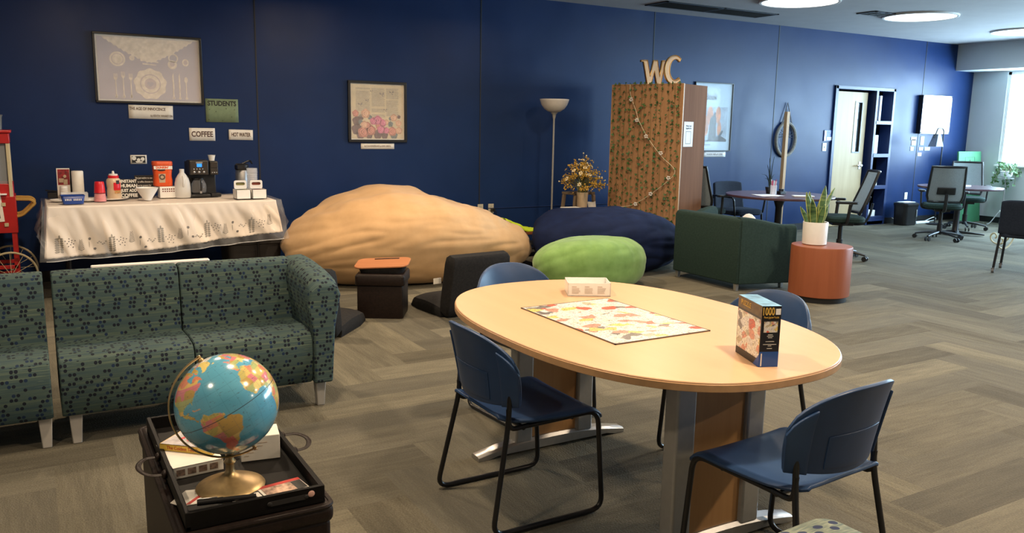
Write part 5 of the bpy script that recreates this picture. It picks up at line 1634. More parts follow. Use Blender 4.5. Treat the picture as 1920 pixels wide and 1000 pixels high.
for sy_ in (-1, 1):
    wl_ = MB(); cyy = sy_ * (d / 2 + .035); R_ = .195; cxx = w / 2 - .055; czz = R_ + .008
    wl_.tube([(cxx + R_ * cos(a), cyy, czz + R_ * sin(a)) for a in [2 * pi * k / 36 for k in range(36)]], .009, 8, closed=True)
    wh = obj('wheel', wl_, 'cream_trim', t)
    sp = MB()
    for k in range(12):
        a = 2 * pi * k / 12
        sp.cyl((cxx, cyy + .01 * (1 if k % 2 else -1), czz), (cxx + R_ * cos(a), cyy, czz + R_ * sin(a)), .0022, 5)
    sp.cyl((cxx, cyy - .02, czz), (cxx, cyy + .02, czz), .018, 12)
    obj('spokes', sp, 'cream_trim', wh)
pp = obj('paper_sheet', MB().at((w / 2 - .20, -d / 2 - .010, .80), ry=radians(-4)).box((0, 0, 0), (.24, .002, .30)), 'paper', t, smooth=False)
obj('sheet_border', MB().at((w / 2 - .20, -d / 2 - .012, .80), ry=radians(-4)).box((.092, 0, 0), (.004, .001, .24)).box((0, 0, -.12), (.18, .001, .004)), 'ink', pp, smooth=False)
tag(obj('metal_bucket', MB().lathe([(.055, 0), (.062, .10), (.067, .118), (.070, .120), (.066, .124), (.058, .10), (.05, .006), (0, .006)], 28), speck('galvanised_bucket', (.22, .23, .22), .5, .1, metal=.4), loc=(-.235, -.55, 1.409)), 'grey bucket with a pale rim on top of the popcorn cart', 'bucket')
# small tan chair whose rounded back shows at the left edge
t = thing('tan_chair', 'tan wooden chair at the left edge in front of the popcorn cart', 'chair', (-.52, -1.35, 0), 0)
obj('backrest', MB().at((0, .16, 0), rx=radians(84)).prism([(x, y + .38) for x, y in rrect(.36, .24, .09, 6)], -.012, .012), speck('tan_plywood', (.34, .20, .09), .5, .1), t, bev=.004)
obj('seat', MB().prism(rrect(.38, .36, .06, 5), .27, .295), 'pole_wood', t, bev=.005)
for (a, b) in ((-1, -1), (1, -1), (-1, 1), (1, 1)): obj('leg', MB().cyl((a * .15, b * .14, .272), (a * .17, b * .16, 0), .012, 8), 'black_metal', t)

# ================================================================== BETWEEN THE BAGS
# dark side table with the neon cloth
t = thing('side_table', 'low dark side table under the neon yellow cloth', 'side table', (4.93, -.42, 0))
obj('tabletop', MB().box((0, 0, .285), (.52, .44, .03)), 'red_wood', t, bev=.004)
for (a, b) in ((-1, -1), (1, -1), (-1, 1), (1, 1)): obj('leg', MB().box((a * .22, b * .19, .135), (.035, .035, .27)), 'black_plastic', t, bev=.003)
obj('lower_shelf', MB().box((0, 0, .10), (.44, .40, .02)), 'black_plastic', t)
def nz(u, v):
    x = -.26 + .48 * u; y = -.20 + .36 * v
    z = .303 + .15 * max(0, 1 - u * 1.45) ** 1.2 + .035 * abs(noise.noise(Vector((u * 5, v * 4, 3)))) + .03 * sin(pi * u) * (v > .0)
    z -= .02 * (abs(v - .5) * 2) ** 3
    if u > .9: z -= (u - .9) * .25
    return (x, y, max(z, .3025))
tag(obj('neon_cloth', MB().grid(nz, 40, 24), 'neon', solid=.006, offs=1, loc=(4.93, -.42, 0), ang=180), 'crumpled neon yellow cloth on the dark side table', 'cloth')
# floor lamp
t = thing('floor_lamp', 'slim silver floor lamp with a white bowl shade', 'lamp', (5.46, -.34, 0))
obj('lamp_base', MB().lathe([(.13, 0), (.135, .008), (.13, .018), (.04, .026), (.014, .034), (0, .034)], 36), 'silver_paint', t)
obj('pole', MB().cyl((0, 0, .03), (0, 0, 1.62), .0115, 12), 'silver_paint', t)
obj('neck', MB().lathe([(.012, 1.60), (.020, 1.63), (.024, 1.66), (.040, 1.675), (.042, 1.69), (0, 1.692)], 24), 'silver_paint', t)
obj('lamp_shade', MB().lathe([(.030, 1.682), (.075, 1.695), (.120, 1.725), (.152, 1.77), (.170, 1.82), (.174, 1.838)], 44, cap=False), 'lamp_white', t, solid=.004)
# reddish box and papers
t = thing('small_bookcase', 'reddish wooden box table beside the floor lamp', 'side table', (5.58, -.62, 0), radians(0))
t.location = (5.50, -.72, 0)
obj('carcass', MB().span(-.20, .20, -.13, .13, .53, .55).span(-.20, -.18, -.13, .13, 0, .53).span(.18, .20, -.13, .13, 0, .53).span(-.18, .18, .115, .13, 0, .53).span(-.18, .18, -.13, .115, .22, .24), 'red_wood', t, bev=.002)
t.location = (5.40, -.80, 0)
tag(obj('paper_stack', MB().at((0, 0, .012), rz=radians(6)).box((0, 0, 0), (.22, .15, .022)).at((.01, 0, .032), rz=radians(-5)).box((0, 0, 0), (.21, .14, .014)), 'paper', loc=(5.42, -.80, .5505)), 'small stack of white papers on the reddish box table', 'papers')
# stool with vase
t = thing('wooden_stool', 'weathered wooden step stool holding the vase of dried flowers', 'stool', (5.80, -.42, 0), radians(8))
obj('stool_top', MB().box((.02, .03, .715), (.34, .24, .03)), 'stool_wood', t, bev=.006)
for sx_ in (-1, 1):
    for sy_ in (-1, 1):
        obj('leg', MB().add([(sx_ * .15 + a, sy_ * .10 + b, .70) for a, b in ((-.018, -.018), (.018, -.018), (.018, .018), (-.018, .018))] + [(sx_ * .21 + a, sy_ * .13 + b, 0) for a, b in ((-.018, -.018), (.018, -.018), (.018, .018), (-.018, .018))],
            [(0, 1, 2, 3), (7, 6, 5, 4), (0, 4, 5, 1), (1, 5, 6, 2), (2, 6, 7, 3), (3, 7, 4, 0)]), 'stool_wood', t, bev=.004)
obj('stool_step', MB().box((0, -.09, .505), (.38, .44, .024)), 'stool_wood', t, bev=.004)
t = thing('flower_vase', 'cream ribbed vase on the wooden stool', 'vase', (5.715, -.50, .7605))
obj('vase_body', MB().lathe([(.052, 0), (.060, .006), (.062, .05), (.066, .12), (.070, .16), (.066, .158), (.060, .10), (.05, .01), (0, .01)], 40), 'cream_vase', t)
t.location = (5.715, -.62, .7605); 
t.location = (5.685, -.66, .5185); t.scale = (1, 1, 1.45)
# bouquet
t = thing('dried_bouquet', 'big bouquet of cream and ochre dried flowers in the vase', 'flowers', (5.685, -.66, .765))
rg = random.Random(21)
st, c1, c2, lf_, bd_ = MB(), MB(), MB(), MB(), MB()
for k in range(150):
    th = rg.uniform(0, 2 * pi); el = rg.uniform(.05, 1.5)
    R_ = rg.uniform(.19, .32) * (1.0 if k % 6 else 1.22)
    dx, dy, dz = cos(el) * cos(th), cos(el) * sin(th) * .75, sin(el)
    tip = (dx * R_, dy * R_, .03 + dz * R_ * 1.12)
    mid = (dx * R_ * .35, dy * R_ * .35, .03 + dz * R_ * .75)
    st.tube(smoothpath([(dx * .03, dy * .03, -.10), mid, tip], 3), .0022, 4)
    if k % 6 == 0:
        bd_.ball(tip, .0095, 6, 5)
    elif k % 3 == 0:
        tgt = MB()
        q = Vector((dx, dy, dz)); a_ = q.orthogonal().normalized(); b_ = q.cross(a_)
        r_ = rg.uniform(.024, .034)
        for j in range(6):
            an = 2 * pi * j / 6
            e = (a_ * cos(an) + b_ * sin(an))
            f_ = q.cross(e)
            p0 = Vector(tip); p1 = p0 + e * r_ + q * r_ * .25
            vs_ = [p0, p0 + e * r_ * .6 + f_ * r_ * .32, p1, p0 + e * r_ * .6 - f_ * r_ * .32]
            tgt.add([tuple(x_) for x_ in vs_], [(0, 1, 2, 3)])
        obj('cream_bloom', tgt, 'cream_flower', t, smooth=False)
        c2.ball(tuple(Vector(tip) + q * .006), .009, 6, 4)
    else:
        for j in range(7):
            o_ = Vector((rg.gauss(0, .018), rg.gauss(0, .018), rg.gauss(0, .018)))
            c2.ball(tuple(Vector(tip) * rg.uniform(.75, 1) + o_), rg.uniform(.006, .011), 5, 4)
for k in range(26):
    th = rg.uniform(0, 2 * pi); L_ = rg.uniform(.24, .34)
    dx, dy = cos(th), sin(th) * .7
    up = rg.uniform(.0, .26)
    lf_.tube(smoothpath([(dx * .03, dy * .03, 0), (dx * L_ * .55, dy * L_ * .55, up * .8 + .05), (dx * L_, dy * L_, up - .10)], 5), .005, 4, r2=.001, flat=.3)
obj('stems', st, 'olive', t)
obj('ochre_filler', c2, 'gold_flower', t)['kind'] = 'stuff'
obj('buds', bd_, 'cream_flower', t)
obj('long_leaves', lf_, speck('dusty_green_leaf', (.12, .18, .12), .8), t)
tag(obj('white_mouse', MB().ball((0, 0, .014), (.055, .035, .016), 14, 8), 'white', loc=(5.92, -.38, .7305)), 'small rounded white object on the right of the wooden stool top', 'object')
tag(obj('folded_card', MB().add([(-.055, 0, .0), (.0, -.03, 0), (.055, 0, 0), (-.075, .01, .11), (-.015, -.02, .105), (.045, .01, .11)], [(0, 1, 4, 3), (1, 2, 5, 4)]), 'paper', solid=.002, offs=0, smooth=False, loc=(5.87, -.62, .5185)), 'white folded card standing on the stool step below the vase', 'card')
tag(obj('cable', MB().tube(smoothpath([(5.99, -.27, .70), (6.03, -.20, .55), (6.10, -.10, .30), (6.12, -.06, .02)], 6), .004, 6), speck('grey_cable', (.25, .27, .30), .5)), 'thin grey cord hanging down behind the wooden stool', 'cord')

# black floor chairs
def floor_chair(label, loc, rz):
    t = thing('floor_chair', label, 'floor chair', loc, rz, 'black padded floor chairs')
    def pad(w, d, h): return rect_loft([(w * .92, d * .5, 0), (w * .99, d * .9, h * .06), (w, d, h * .2), (w, d, h * .85), (w * .985, d * .9, h * .95), (w * .93, d * .5, h)], rr=.2)
    b = obj('backrest', pad(.56, .13, .50), 'black_fabric', t)
    b.location = (0, 0, .02); b.rotation_euler = (radians(12), 0, 0)
    obj('care_label', MB().box((-.305, .03, .30), (.07, .004, .045)), 'paper', t)
    s_ = MB().grid(lambda u, v: ((u - .5) * .54 * (1 - .10 * max(0, v - .7) / .3), .03 + .52 * v, .105 - .03 * (2 * abs(u - .5)) ** 4 + .02 * sin(pi * v) - .055 * max(0, (v - .85) / .15) ** 2), 20, 20)
    s_.grid(lambda u, v: ((u - .5) * .54 * (1 - .10 * max(0, v - .7) / .3), .03 + .52 * v, .0), 20, 20)
    # close the sides
    def edge(u, v):
        k = u * 4
        if k < 1: uu, vv = k, 0.0
        elif k < 2: uu, vv = 1.0, k - 1
        elif k < 3: uu, vv = 3 - k, 1.0
        else: uu, vv = 0.0, 4 - k
        top = .105 - .03 * (2 * abs(uu - .5)) ** 4 + .02 * sin(pi * vv) - .055 * max(0, (vv - .85) / .15) ** 2
        bul = 1 + .03 * sin(pi * v)
        return ((uu - .5) * .54 * (1 - .10 * max(0, vv - .7) / .3) * bul, .03 + .52 * vv, top * v)
    s_.grid(edge, 80, 5, wrap=True)
    obj('seat', s_, 'black_fabric', t, ang=70)
    return t
fc = floor_chair('black floor chair between the oval table and the tan bean bag, seen from behind', (3.02, -2.93, 0), radians(6))
dup(fc, (1.62, -3.02, 0), radians(-42), 'black floor chair mostly hidden behind the sofa armrest')

# small brown cube ottoman with lap desk
t = thing('cube_ottoman', 'small dark brown leather cube ottoman in front of the tan bean bag', 'ottoman', (2.39, -2.60, 0), radians(-30))
obj('cube_body', rect_loft([(.355, .355, 0), (.36, .36, .01), (.36, .36, .25), (.355, .355, .26)], rr=.05), 'leather', t)
obj('cube_lid', rect_loft([(.385, .385, .265), (.39, .39, .275), (.39, .39, .335), (.37, .37, .352)], rr=.08), 'leather', t, bev=.004)
t = thing('lap_desk', 'orange brown lap desk with a black cushion on the cube ottoman', 'lap desk', (2.39, -2.60, .353), radians(-30))
obj('cushion', rect_loft([(.34, .26, 0), (.36, .28, .02), (.37, .29, .045), (.36, .27, .052)], rr=.3), 'black_fabric', t)
dk_ = obj('desk_board', MB().prism(rrect(.43, .30, .07, 6), .0, .014), 'lap_wood', t, bev=.004)
dk_.location = (0, 0, .056); dk_.rotation_euler = (radians(5), radians(-3), 0)
sl_ = obj('slot_rail', MB().box((.02, .10, .0165), (.20, .012, .006)), 'ink', dk_, bev=.001)

# ================================================================== IVY CABINET
CB = Vector((6.46, -1.48, 0)); ca20 = radians(20)
ch_, cw_, cd_ = 2.02, .96, .58
# local frame: +x along the side face (v), +y along the ivy face (u)
t = thing('wooden_cabinet', 'tall wooden cabinet hung with artificial ivy', 'cabinet', tuple(CB), ca20)
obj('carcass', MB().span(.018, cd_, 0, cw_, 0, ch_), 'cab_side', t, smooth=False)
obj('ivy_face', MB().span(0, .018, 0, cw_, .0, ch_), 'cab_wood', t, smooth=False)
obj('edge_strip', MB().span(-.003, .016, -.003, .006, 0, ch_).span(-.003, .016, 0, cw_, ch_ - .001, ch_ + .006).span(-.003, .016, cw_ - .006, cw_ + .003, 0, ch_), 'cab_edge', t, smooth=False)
pp = thing('paper_notice', 'white notice with a printed square frame on the side of the cabinet', 'notice', tuple(CB + Matrix.Rotation(ca20, 3, 'Z') @ Vector((.155, -.0035, 1.455))), ca20)
obj('notice_sheet', MB().box((0, 0, 0), (.225, .0015, .285)), 'paper_cool', pp, smooth=False)
text('lettering', 'Writing Center', .026, 'ink', pp, (-.0, -.0012, .095), WALLTXT, sx=.82, fat=.0004)
text('lettering', 'Suggestion Box', .026, 'ink', pp, (-.0, -.0012, .068), WALLTXT, sx=.82, fat=.0004)
bx = MB()
for (a, b, c_, d_) in ((-.062, .062, .028, .034), (-.062, .062, -.11, -.104), (-.062, -.056, -.11, .034), (.056, .062, -.11, .034)): bx.span(a, b, -.0016, -.0008, c_, d_)
obj('printed_square', bx, 'ink_grey', pp, smooth=False)
# ivy: each strand is one thing; origin at the top edge of the face
rg = random.Random(11)
Rz20 = Matrix.Rotation(ca20, 4, 'Z')
def leafq(mb, c, n, r_, rg):
    """a small three-lobed leaf, cupped"""
    n = Vector(n).normalized(); a_ = n.orthogonal().normalized(); a_ = Matrix.Rotation(rg.uniform(0, 6.28), 3, n) @ a_; b_ = n.cross(a_)
    c = Vector(c)
    pts = [(0, -.2, 0), (.55, -.35, .08), (.75, .15, .12), (.35, .35, .05), (0, 1.0, .16), (-.35, .35, .05), (-.75, .15, .12), (-.55, -.35, .08)]
    vs_ = [tuple(c + a_ * p[0] * r_ + b_ * p[1] * r_ + n * p[2] * r_) for p in pts] + [tuple(c + n * .0)]
    mb.add(vs_, [(8, i, (i + 1) % 8) for i in range(8)])
NST = 13
for k in range(NST):
    y = .045 + (cw_ - .09) * k / (NST - 1) + rg.uniform(-.012, .012)
    L_ = rg.uniform(1.60, 1.95)
    dens = 1.0 if k in (NST - 1, NST - 2, 9, 1, 4) else .75
    stm, lv = MB(), MB()
    P = [(0.0 + .02, y, ch_ + .012), (-.012, y, ch_ + .010)]
    z = ch_ - .03
    while z > ch_ - L_:
        P.append((-.014 - .004 * sin(z * 9 + k), y + .012 * sin(z * 5 + k * 2), z)); z -= .07
    stm.tube(P, .0022, 4)
    z = ch_ + .012; 
    while z > ch_ - L_:
        for j in range(2 if rg.random() < dens * .6 else 1):
            leafq(lv, (-.018 - rg.uniform(0, .016), y + rg.uniform(-.018, .018), z + rg.uniform(-.01, .01)), (-1, rg.uniform(-.7, .7), rg.uniform(-.3, .8)), rg.uniform(.017, .029), rg)
        z -= rg.uniform(.035, .085) / dens
    base_n = thing('ivy_strand', 'artificial ivy strand hanging down the face of the wooden cabinet', 'ivy', tuple(CB), ca20, 'artificial ivy strands on the wooden cabinet')
    obj('vine', stm, 'olive', base_n)
    obj('leaves', lv, 'leaf_dark' if k % 3 else 'leaf', base_n, smooth=False, ang=180)
# flower light garland
gl_pts = [(-.02, .70, ch_ + .01), (-.03, .68, 1.90), (-.03, .60, 1.72), (-.03, .54, 1.58), (-.03, .40, 1.38), (-.03, .22, 1.19), (-.03, .10, 1.10), (-.03, .045, 1.03), (-.03, .09, .95), (-.03, .25, .82), (-.03, .42, .70), (-.03, .60, .60), (-.03, .80, .555), (-.03, .93, .50), (-.02, .955, .30)]
t = thing('flower_garland', 'white cord garland with small white flowers zigzagging over the ivy', 'garland', tuple(CB), ca20)
gp = smoothpath(gl_pts, 6)
obj('cord', MB().tube(gp, .0038, 6), speck('ivory_cord', (.66, .58, .40), .6), t)
for (y, z) in ((.665, 1.855), (.575, 1.615), (.44, 1.43), (.235, 1.24), (.16, 1.01) if False else (.12, .96), (.345, .76), (.545, .625), (.74, .555)):
    fb = MB()
    for j in range(5):
        a = 2 * pi * j / 5 + y * 9
        fb.ball((-.042, y + .017 * cos(a), z + .017 * sin(a) - .008), (.008, .0135, .0085), 8, 5)
    fb.cyl((-.03, y - .01, z + .01), (-.04, y, z - .005), .003, 5)
    obj('blossom', fb, 'white', t)

# marquee letters
def marquee(ch, label, polys, y, s_=1.0, rzz=0.0):
    t = thing('marquee_letter', label, 'letter', tuple(CB + Rz20.to_3x3() @ Vector((.05, y, ch_ + .0065))), ca20 + rzz)
    return t
# letters stand along the ivy face, facing -x (camera left); the open tray front has a plain white face
def letter_mesh(outlines, depth, th=.006):
    walls, face = MB(), MB()
    for pts in outlines:
        n = len(pts)
        vs_ = [(0, -x, z) for x, z in pts] + [(depth, -x, z) for x, z in pts]
        walls.add(vs_, [(i, (i + 1) % n, n + (i + 1) % n, n + i) for i in range(n)])
    return walls
def stroke(p0, p1, w0, w1=None):
    w1 = w1 or w0
    return [(p0[0] - w0 / 2, p0[1]), (p0[0] + w0 / 2, p0[1]), (p1[0] + w1 / 2, p1[1]), (p1[0] - w1 / 2, p1[1])]
Hh = .30
Wo = [(-.150, Hh), (-.075, Hh), (-.035, .10), (.0, Hh), (.045, Hh), (.080, .10), (.105, Hh), (.160, Hh), (.160, Hh - .02), (.140, Hh - .02), (.098, 0), (.050, 0), (.015, .17), (-.018, 0), (-.066, 0), (-.120, Hh - .02), (-.150, Hh - .02)]
co = []
for k in range(25):
    a = radians(48 + 264 * k / 24); co.append((.085 * cos(a) * 1.12, .15 + .15 * sin(a)))
ci = []
for k in range(25):
    a = radians(312 - 264 * k / 24); ci.append((.045 * cos(a) * 1.3 + .012, .15 + .108 * sin(a)))
Co = co + [(.085, .055), (.070, .075)] + ci + [(.070, .205), (.060, .225), (.078, .30), (.086, .30)]
Co = co + ci
for (ch, ol, y, lb, sc) in (('W', Wo, .49, 'gold edged marquee letter W on top of the ivy cabinet', .92), ('C', Co, .215, 'gold edged marquee letter C on top of the ivy cabinet', 1.08)):
    t = thing('marquee_letter', lb, 'letter', tuple(CB + Rz20.to_3x3() @ Vector((.13, y, ch_ + .0065))), radians(66))
    pts = [(x * sc * 1.08, z * sc) for x, z in ol]
    n = len(pts)
    dpt = .075
    side_ = MB().add([(-dpt / 2, -x, z) for x, z in pts] + [(dpt / 2, -x, z) for x, z in pts], [(i, (i + 1) % n, n + (i + 1) % n, n + i) for i in range(n)])
    obj('letter_rim', side_, 'gold', t, solid=.003, ang=30)
    bk_ = MB(); bk_.M = Matrix(((0, 0, 1, 0), (-1, 0, 0, 0), (0, 1, 0, 0), (0, 0, 0, 1)))
    bk_.prism(pts, -.012, -.006)
    obj('letter_face', bk_, 'white_glossy', t, smooth=False, ang=30)

# ================================================================== DARK GREEN ARMCHAIR
t = thing('armchair', 'dark green armchair turned away from the camera beside the drum table', 'armchair', (5.70, -2.30, 0), 0)
# back panel along y (0 .. -.91) at x 0 ; seat beyond it
def loft_y(secs):
    """secs: list of (y, [(x,z)...])"""
    mb = MB(); vs_ = []; n = len(secs[0][1])
    for y, pr in secs: vs_ += [(x, y, z) for x, z in pr]
    k = len(secs)
    fs = [tuple(range(n)), tuple(range((k - 1) * n, k * n))[::-1]]
    for i in range(k - 1):
        for j in range(n): fs.append((i * n + j, i * n + (j + 1) % n, (i + 1) * n + (j + 1) % n, (i + 1) * n + j))
    return mb.add(vs_, fs)
pr = [(0, .07), (0, .66), (.02, .69), (.06, .70), (.14, .695), (.16, .66), (.20, .40), (.20, .07)]
obj('backrest', loft_y([(0, pr), (-.45, pr), (-.90, pr)]), 'green_chair', t, bev=.012, seg=3, ang=50)
a1 = MB()
def armloft(x0, y0, x1, y1, wdt):
    d = Vector((x1 - x0, y1 - y0, 0)); L = d.length; d.normalize(); nrm = Vector((-d.y, d.x, 0))
    mb = MB(); vs_ = []; n = 8; K = 10
    for k in range(K):
        v = k / (K - 1)
        zt = .70 - .085 * (3 * v * v - 2 * v ** 3) if v < .8 else .70 - .085 * (3 * .64 - 2 * .512) 
        base_ = Vector((x0, y0, 0)) + d * L * v
        for (o_, z) in ((0, .07), (0, zt - .03), (.02, zt), (.05, zt + .008), (wdt - .03, zt + .004), (wdt, zt - .04), (wdt, .3), (wdt, .07)):
            p = base_ + nrm * o_; vs_.append((p.x, p.y, z))
    fs = [tuple(range(n)), tuple(range((K - 1) * n, K * n))[::-1]]
    for i in range(K - 1):
        for j in range(n): fs.append((i * n + j, i * n + (j + 1) % n, (i + 1) * n + (j + 1) % n, (i + 1) * n + j))
    return mb.add(vs_, fs)
obj('armrest', armloft(.02, -.905, .60, -1.06, .13), 'green_chair', t, bev=.008, seg=2, ang=50)
obj('armrest', armloft(.60, .16, .02, .0, .13), 'green_chair', t, bev=.008, seg=2, ang=50)
obj('seat', MB().span(.20, .66, -.90, .02, .10, .42), 'green_chair', t, bev=.03, seg=3)
for (x, y) in ((.04, -.04), (.04, -.86), (.58, -.92), (.58, .04)): obj('leg', MB().box((x, y, .036), (.04, .04, .072), .8), 'steel', t, bev=.003)
tag(obj('white_pillow', MB().ball((0, 0, 0), (.05, .12, .16), 16, 10), 'paper_cool', loc=(5.98, -3.04, .56)), 'white cushion corner showing over the back of the green armchair', 'cushion')

# drum side table with a snake plant
t = thing('drum_table', 'round cherry red drum side table holding the potted snake plant', 'side table', (6.17, -3.76, 0))
obj('drum_body', MB().lathe([(.260, .05), (.266, .055), (.266, .485), (.262, .498), (.25, .5), (0, .5)], 64), 'drum_wood', t, ang=30)
obj('toe_kick', MB().lathe([(.24, 0), (.24, .055)], 48, cap=True), 'black_base', t, ang=30)
t = thing('plant_pot', 'white cylinder pot of snake plant on the drum side table', 'potted plant', (6.135, -3.70, .5015))
obj('pot', MB().lathe([(.098, 0), (.106, .006), (.110, .20), (.108, .206), (.100, .204), (.097, .17), (0, .168)], 48), 'terra', t, ang=50)
obj('soil', MB().lathe([(0, .176), (.097, .172)], 24, cap=False), 'soil', t)
rg = random.Random(8)
spec_ = [(-.035, .02, .30, -.03, .05, .055), (.025, -.03, .36, .03, .0, .050), (-.055, -.02, .25, -.05, .0, .055), (.06, .03, .27, .07, .02, .045), (.00, .05, .30, -.01, .03, .040), (.055, -.02, .18, .05, -.02, .045), (.075, .0, .33, .21, .05, .034), (-.01, -.05, .20, .02, -.02, .050), (.035, .05, .22, .12, .03, .040), (-.07, .03, .17, -.07, .03, .045)]
SN = base('snake_leaf_green', (.05, .12, .05), .5)
nt = SN.node_tree
x_, y_, z_ = xyz(nt, coords(nt, 'Object', scale=(3, 3, 26)))
u_, v_, _ = xyz(nt, nn(nt, 'ShaderNodeUVMap').outputs[0])
bn = noise_n(nt, comb(nt, x_, y_, z_), 1.2, 3, .6, .8)
setc(SN, ramp(nt, bn, [(.35, (.018, .055, .028)), (.5, (.07, .15, .05)), (.65, (.17, .24, .09))]))
YE = speck('leaf_yellow_margin', (.42, .46, .14), .5, .1)
for i, (x0, y0, L_, dx, dy, wd) in enumerate(spec_):
    tw = rg.uniform(-1, 1); n_ = 14; mb = MB(); mg_ = MB()
    a0 = rg.uniform(-.5, .5) - radians(30)
    rows = []
    for k in range(n_):
        v = k / (n_ - 1)
        wv = wd * (.42 + .58 * sin(pi * min(1, v * .62 + .12)) ** 1.0) * (1 - v ** 5) * .55 + .001
        a = a0 + tw * v * .9
        c = Vector((x0 + dx * v ** 1.6, y0 + dy * v ** 1.6, .17 + L_ * v))
        e = Vector((cos(a), sin(a), 0)); f_ = Vector((-sin(a), cos(a), 0))
        rows.append((c, e, f_, wv))
    vs_ = []; 
    for (c, e, f_, wv) in rows:
        for s_ in (-1, -.5, 0, .5, 1): vs_.append(tuple(c + e * wv * s_ + f_ * .010 * (s_ * s_)))
    fs = [(r * 5 + q, r * 5 + q + 1, (r + 1) * 5 + q + 1, (r + 1) * 5 + q) for r in range(n_ - 1) for q in range(4)]
    mb.add(vs_, fs)
    for s_ in (-1, 1):
        vs_ = []
        for (c, e, f_, wv) in rows:
            for q in (.86, 1.06): vs_.append(tuple(c + e * wv * s_ * q + f_ * (.010 * q * q)))
        mg_.add(vs_, [(r * 2, r * 2 + 1, r * 2 + 3, r * 2 + 2) for r in range(n_ - 1)])
    lf_o = obj('leaf', mb, SN, t, solid=.003, uv='box', ang=180)
    obj('leaf_margin', mg_, YE, lf_o, solid=.0042, offs=0, ang=180)

# ================================================================== ROUND TABLE BY THE HOOP
def pedestal_table(label, loc, r, h, mat):
    t = thing('round_table', label, 'table', loc)
    obj('tabletop', MB().lathe([(r - .04, h - .032), (r - .004, h - .026), (r, h - .010), (r - .004, h), (0, h)], 72), mat, t, ang=30)
    obj('pedestal', MB().lathe([(.06, .05), (.045, .09), (.040, h - .16), (.075, h - .05), (.16, h - .033)], 28), 'black_metal', t)
    for k in range(4):
        a = pi / 4 + k * pi / 2
        obj('foot', MB().add([(.03 * cos(a + s_ * 1.2), .03 * sin(a + s_ * 1.2), z) for s_ in (-1, 1) for z in (.03, .075)] + [(.40 * cos(a + s_ * .07), .40 * sin(a + s_ * .07), z) for s_ in (-1, 1) for z in (.012, .032)],
            [(0, 1, 3, 2), (4, 6, 7, 5), (0, 2, 6, 4), (1, 5, 7, 3), (0, 4, 5, 1), (2, 3, 7, 6)]), 'black_metal', t, bev=.003)
    return t
T1 = (8.0, -1.60)
pedestal_table('dark purple brown round table behind the green armchair', (T1[0], T1[1], 0), .65, .735, 'purple_wood')
TH = .7362
tag(obj('paper_sheets', MB().at((0, 0, .002), rz=radians(-20)).box((0, 0, 0), (.22, .28, .003)).at((.06, -.03, .0045), rz=radians(-5)).box((0, 0, 0), (.20, .26, .002)), 'paper_cool', loc=(7.68, -1.66, TH), smooth=False), 'white sheets of paper on the round table left of the small plant', 'papers')
tag(obj('notepad', MB().box((0, 0, .008), (.24, .12, .014)), 'paper_cool', bev=.002, loc=(8.0, -1.96, TH), rz=radians(-35)), 'small white notepad near the front edge of the round table', 'notepad')
t = thing('jar_of_pens', 'clear jar of pink pens in the middle of the round table', 'pen jar', (7.84, -1.64, TH))
obj('jar', MB().lathe([(.032, 0), (.038, .004), (.040, .12), (.038, .12), (.034, .006), (0, .006)], 20), 'clear_cup', t)
pk = speck('pink_pen', (.60, .05, .12), .4); 
for k in range(7):
    a = k * .9
    obj('pen', MB().cyl((.015 * cos(a), .015 * sin(a), .008), (.032 * cos(a + .3), .032 * sin(a + .3), .17 + .01 * (k % 3)), .0045, 6), pk if k % 2 else 'paper_cool', t)
t = thing('small_potted_plant', 'small dark potted spiky plant behind the pen jar on the round table', 'plant', (7.93, -1.50, TH))
obj('pot', MB().lathe([(.04, 0), (.055, .07), (.058, .085), (.05, .085), (0, .07)], 20), 'black_plastic', t)
lv = MB(); rg = random.Random(3)
for (dx, dz, cur) in ((-.02, .36, 0), (.06, .38, 0), (-.14, .23, 1), (.10, .22, 1), (-.08, .16, 1), (.05, .15, 1), (-.05, .28, 0), (.13, .12, 1)):
    P = smoothpath([(0, 0, .08), (dx * .4, .01, .08 + dz * .6), (dx, .02, .08 + dz * (1 if not cur else .72))], 6)
    lv.tube(P, .010, 5, r2=.003, flat=.3)
obj('spiky_leaves', lv, speck('dark_spiky_leaf', (.014, .035, .03), .5, .3), t)
tag(obj('tape_dispenser', MB().box((0, 0, .02), (.10, .06, .04)).lathe([(.034, 0), (.034, .03)], 16, c=(0, 0, .035)), 'black_plastic', bev=.004, loc=(8.05, -1.58, TH)), 'small black object beside the plant on the round table', 'desk item')

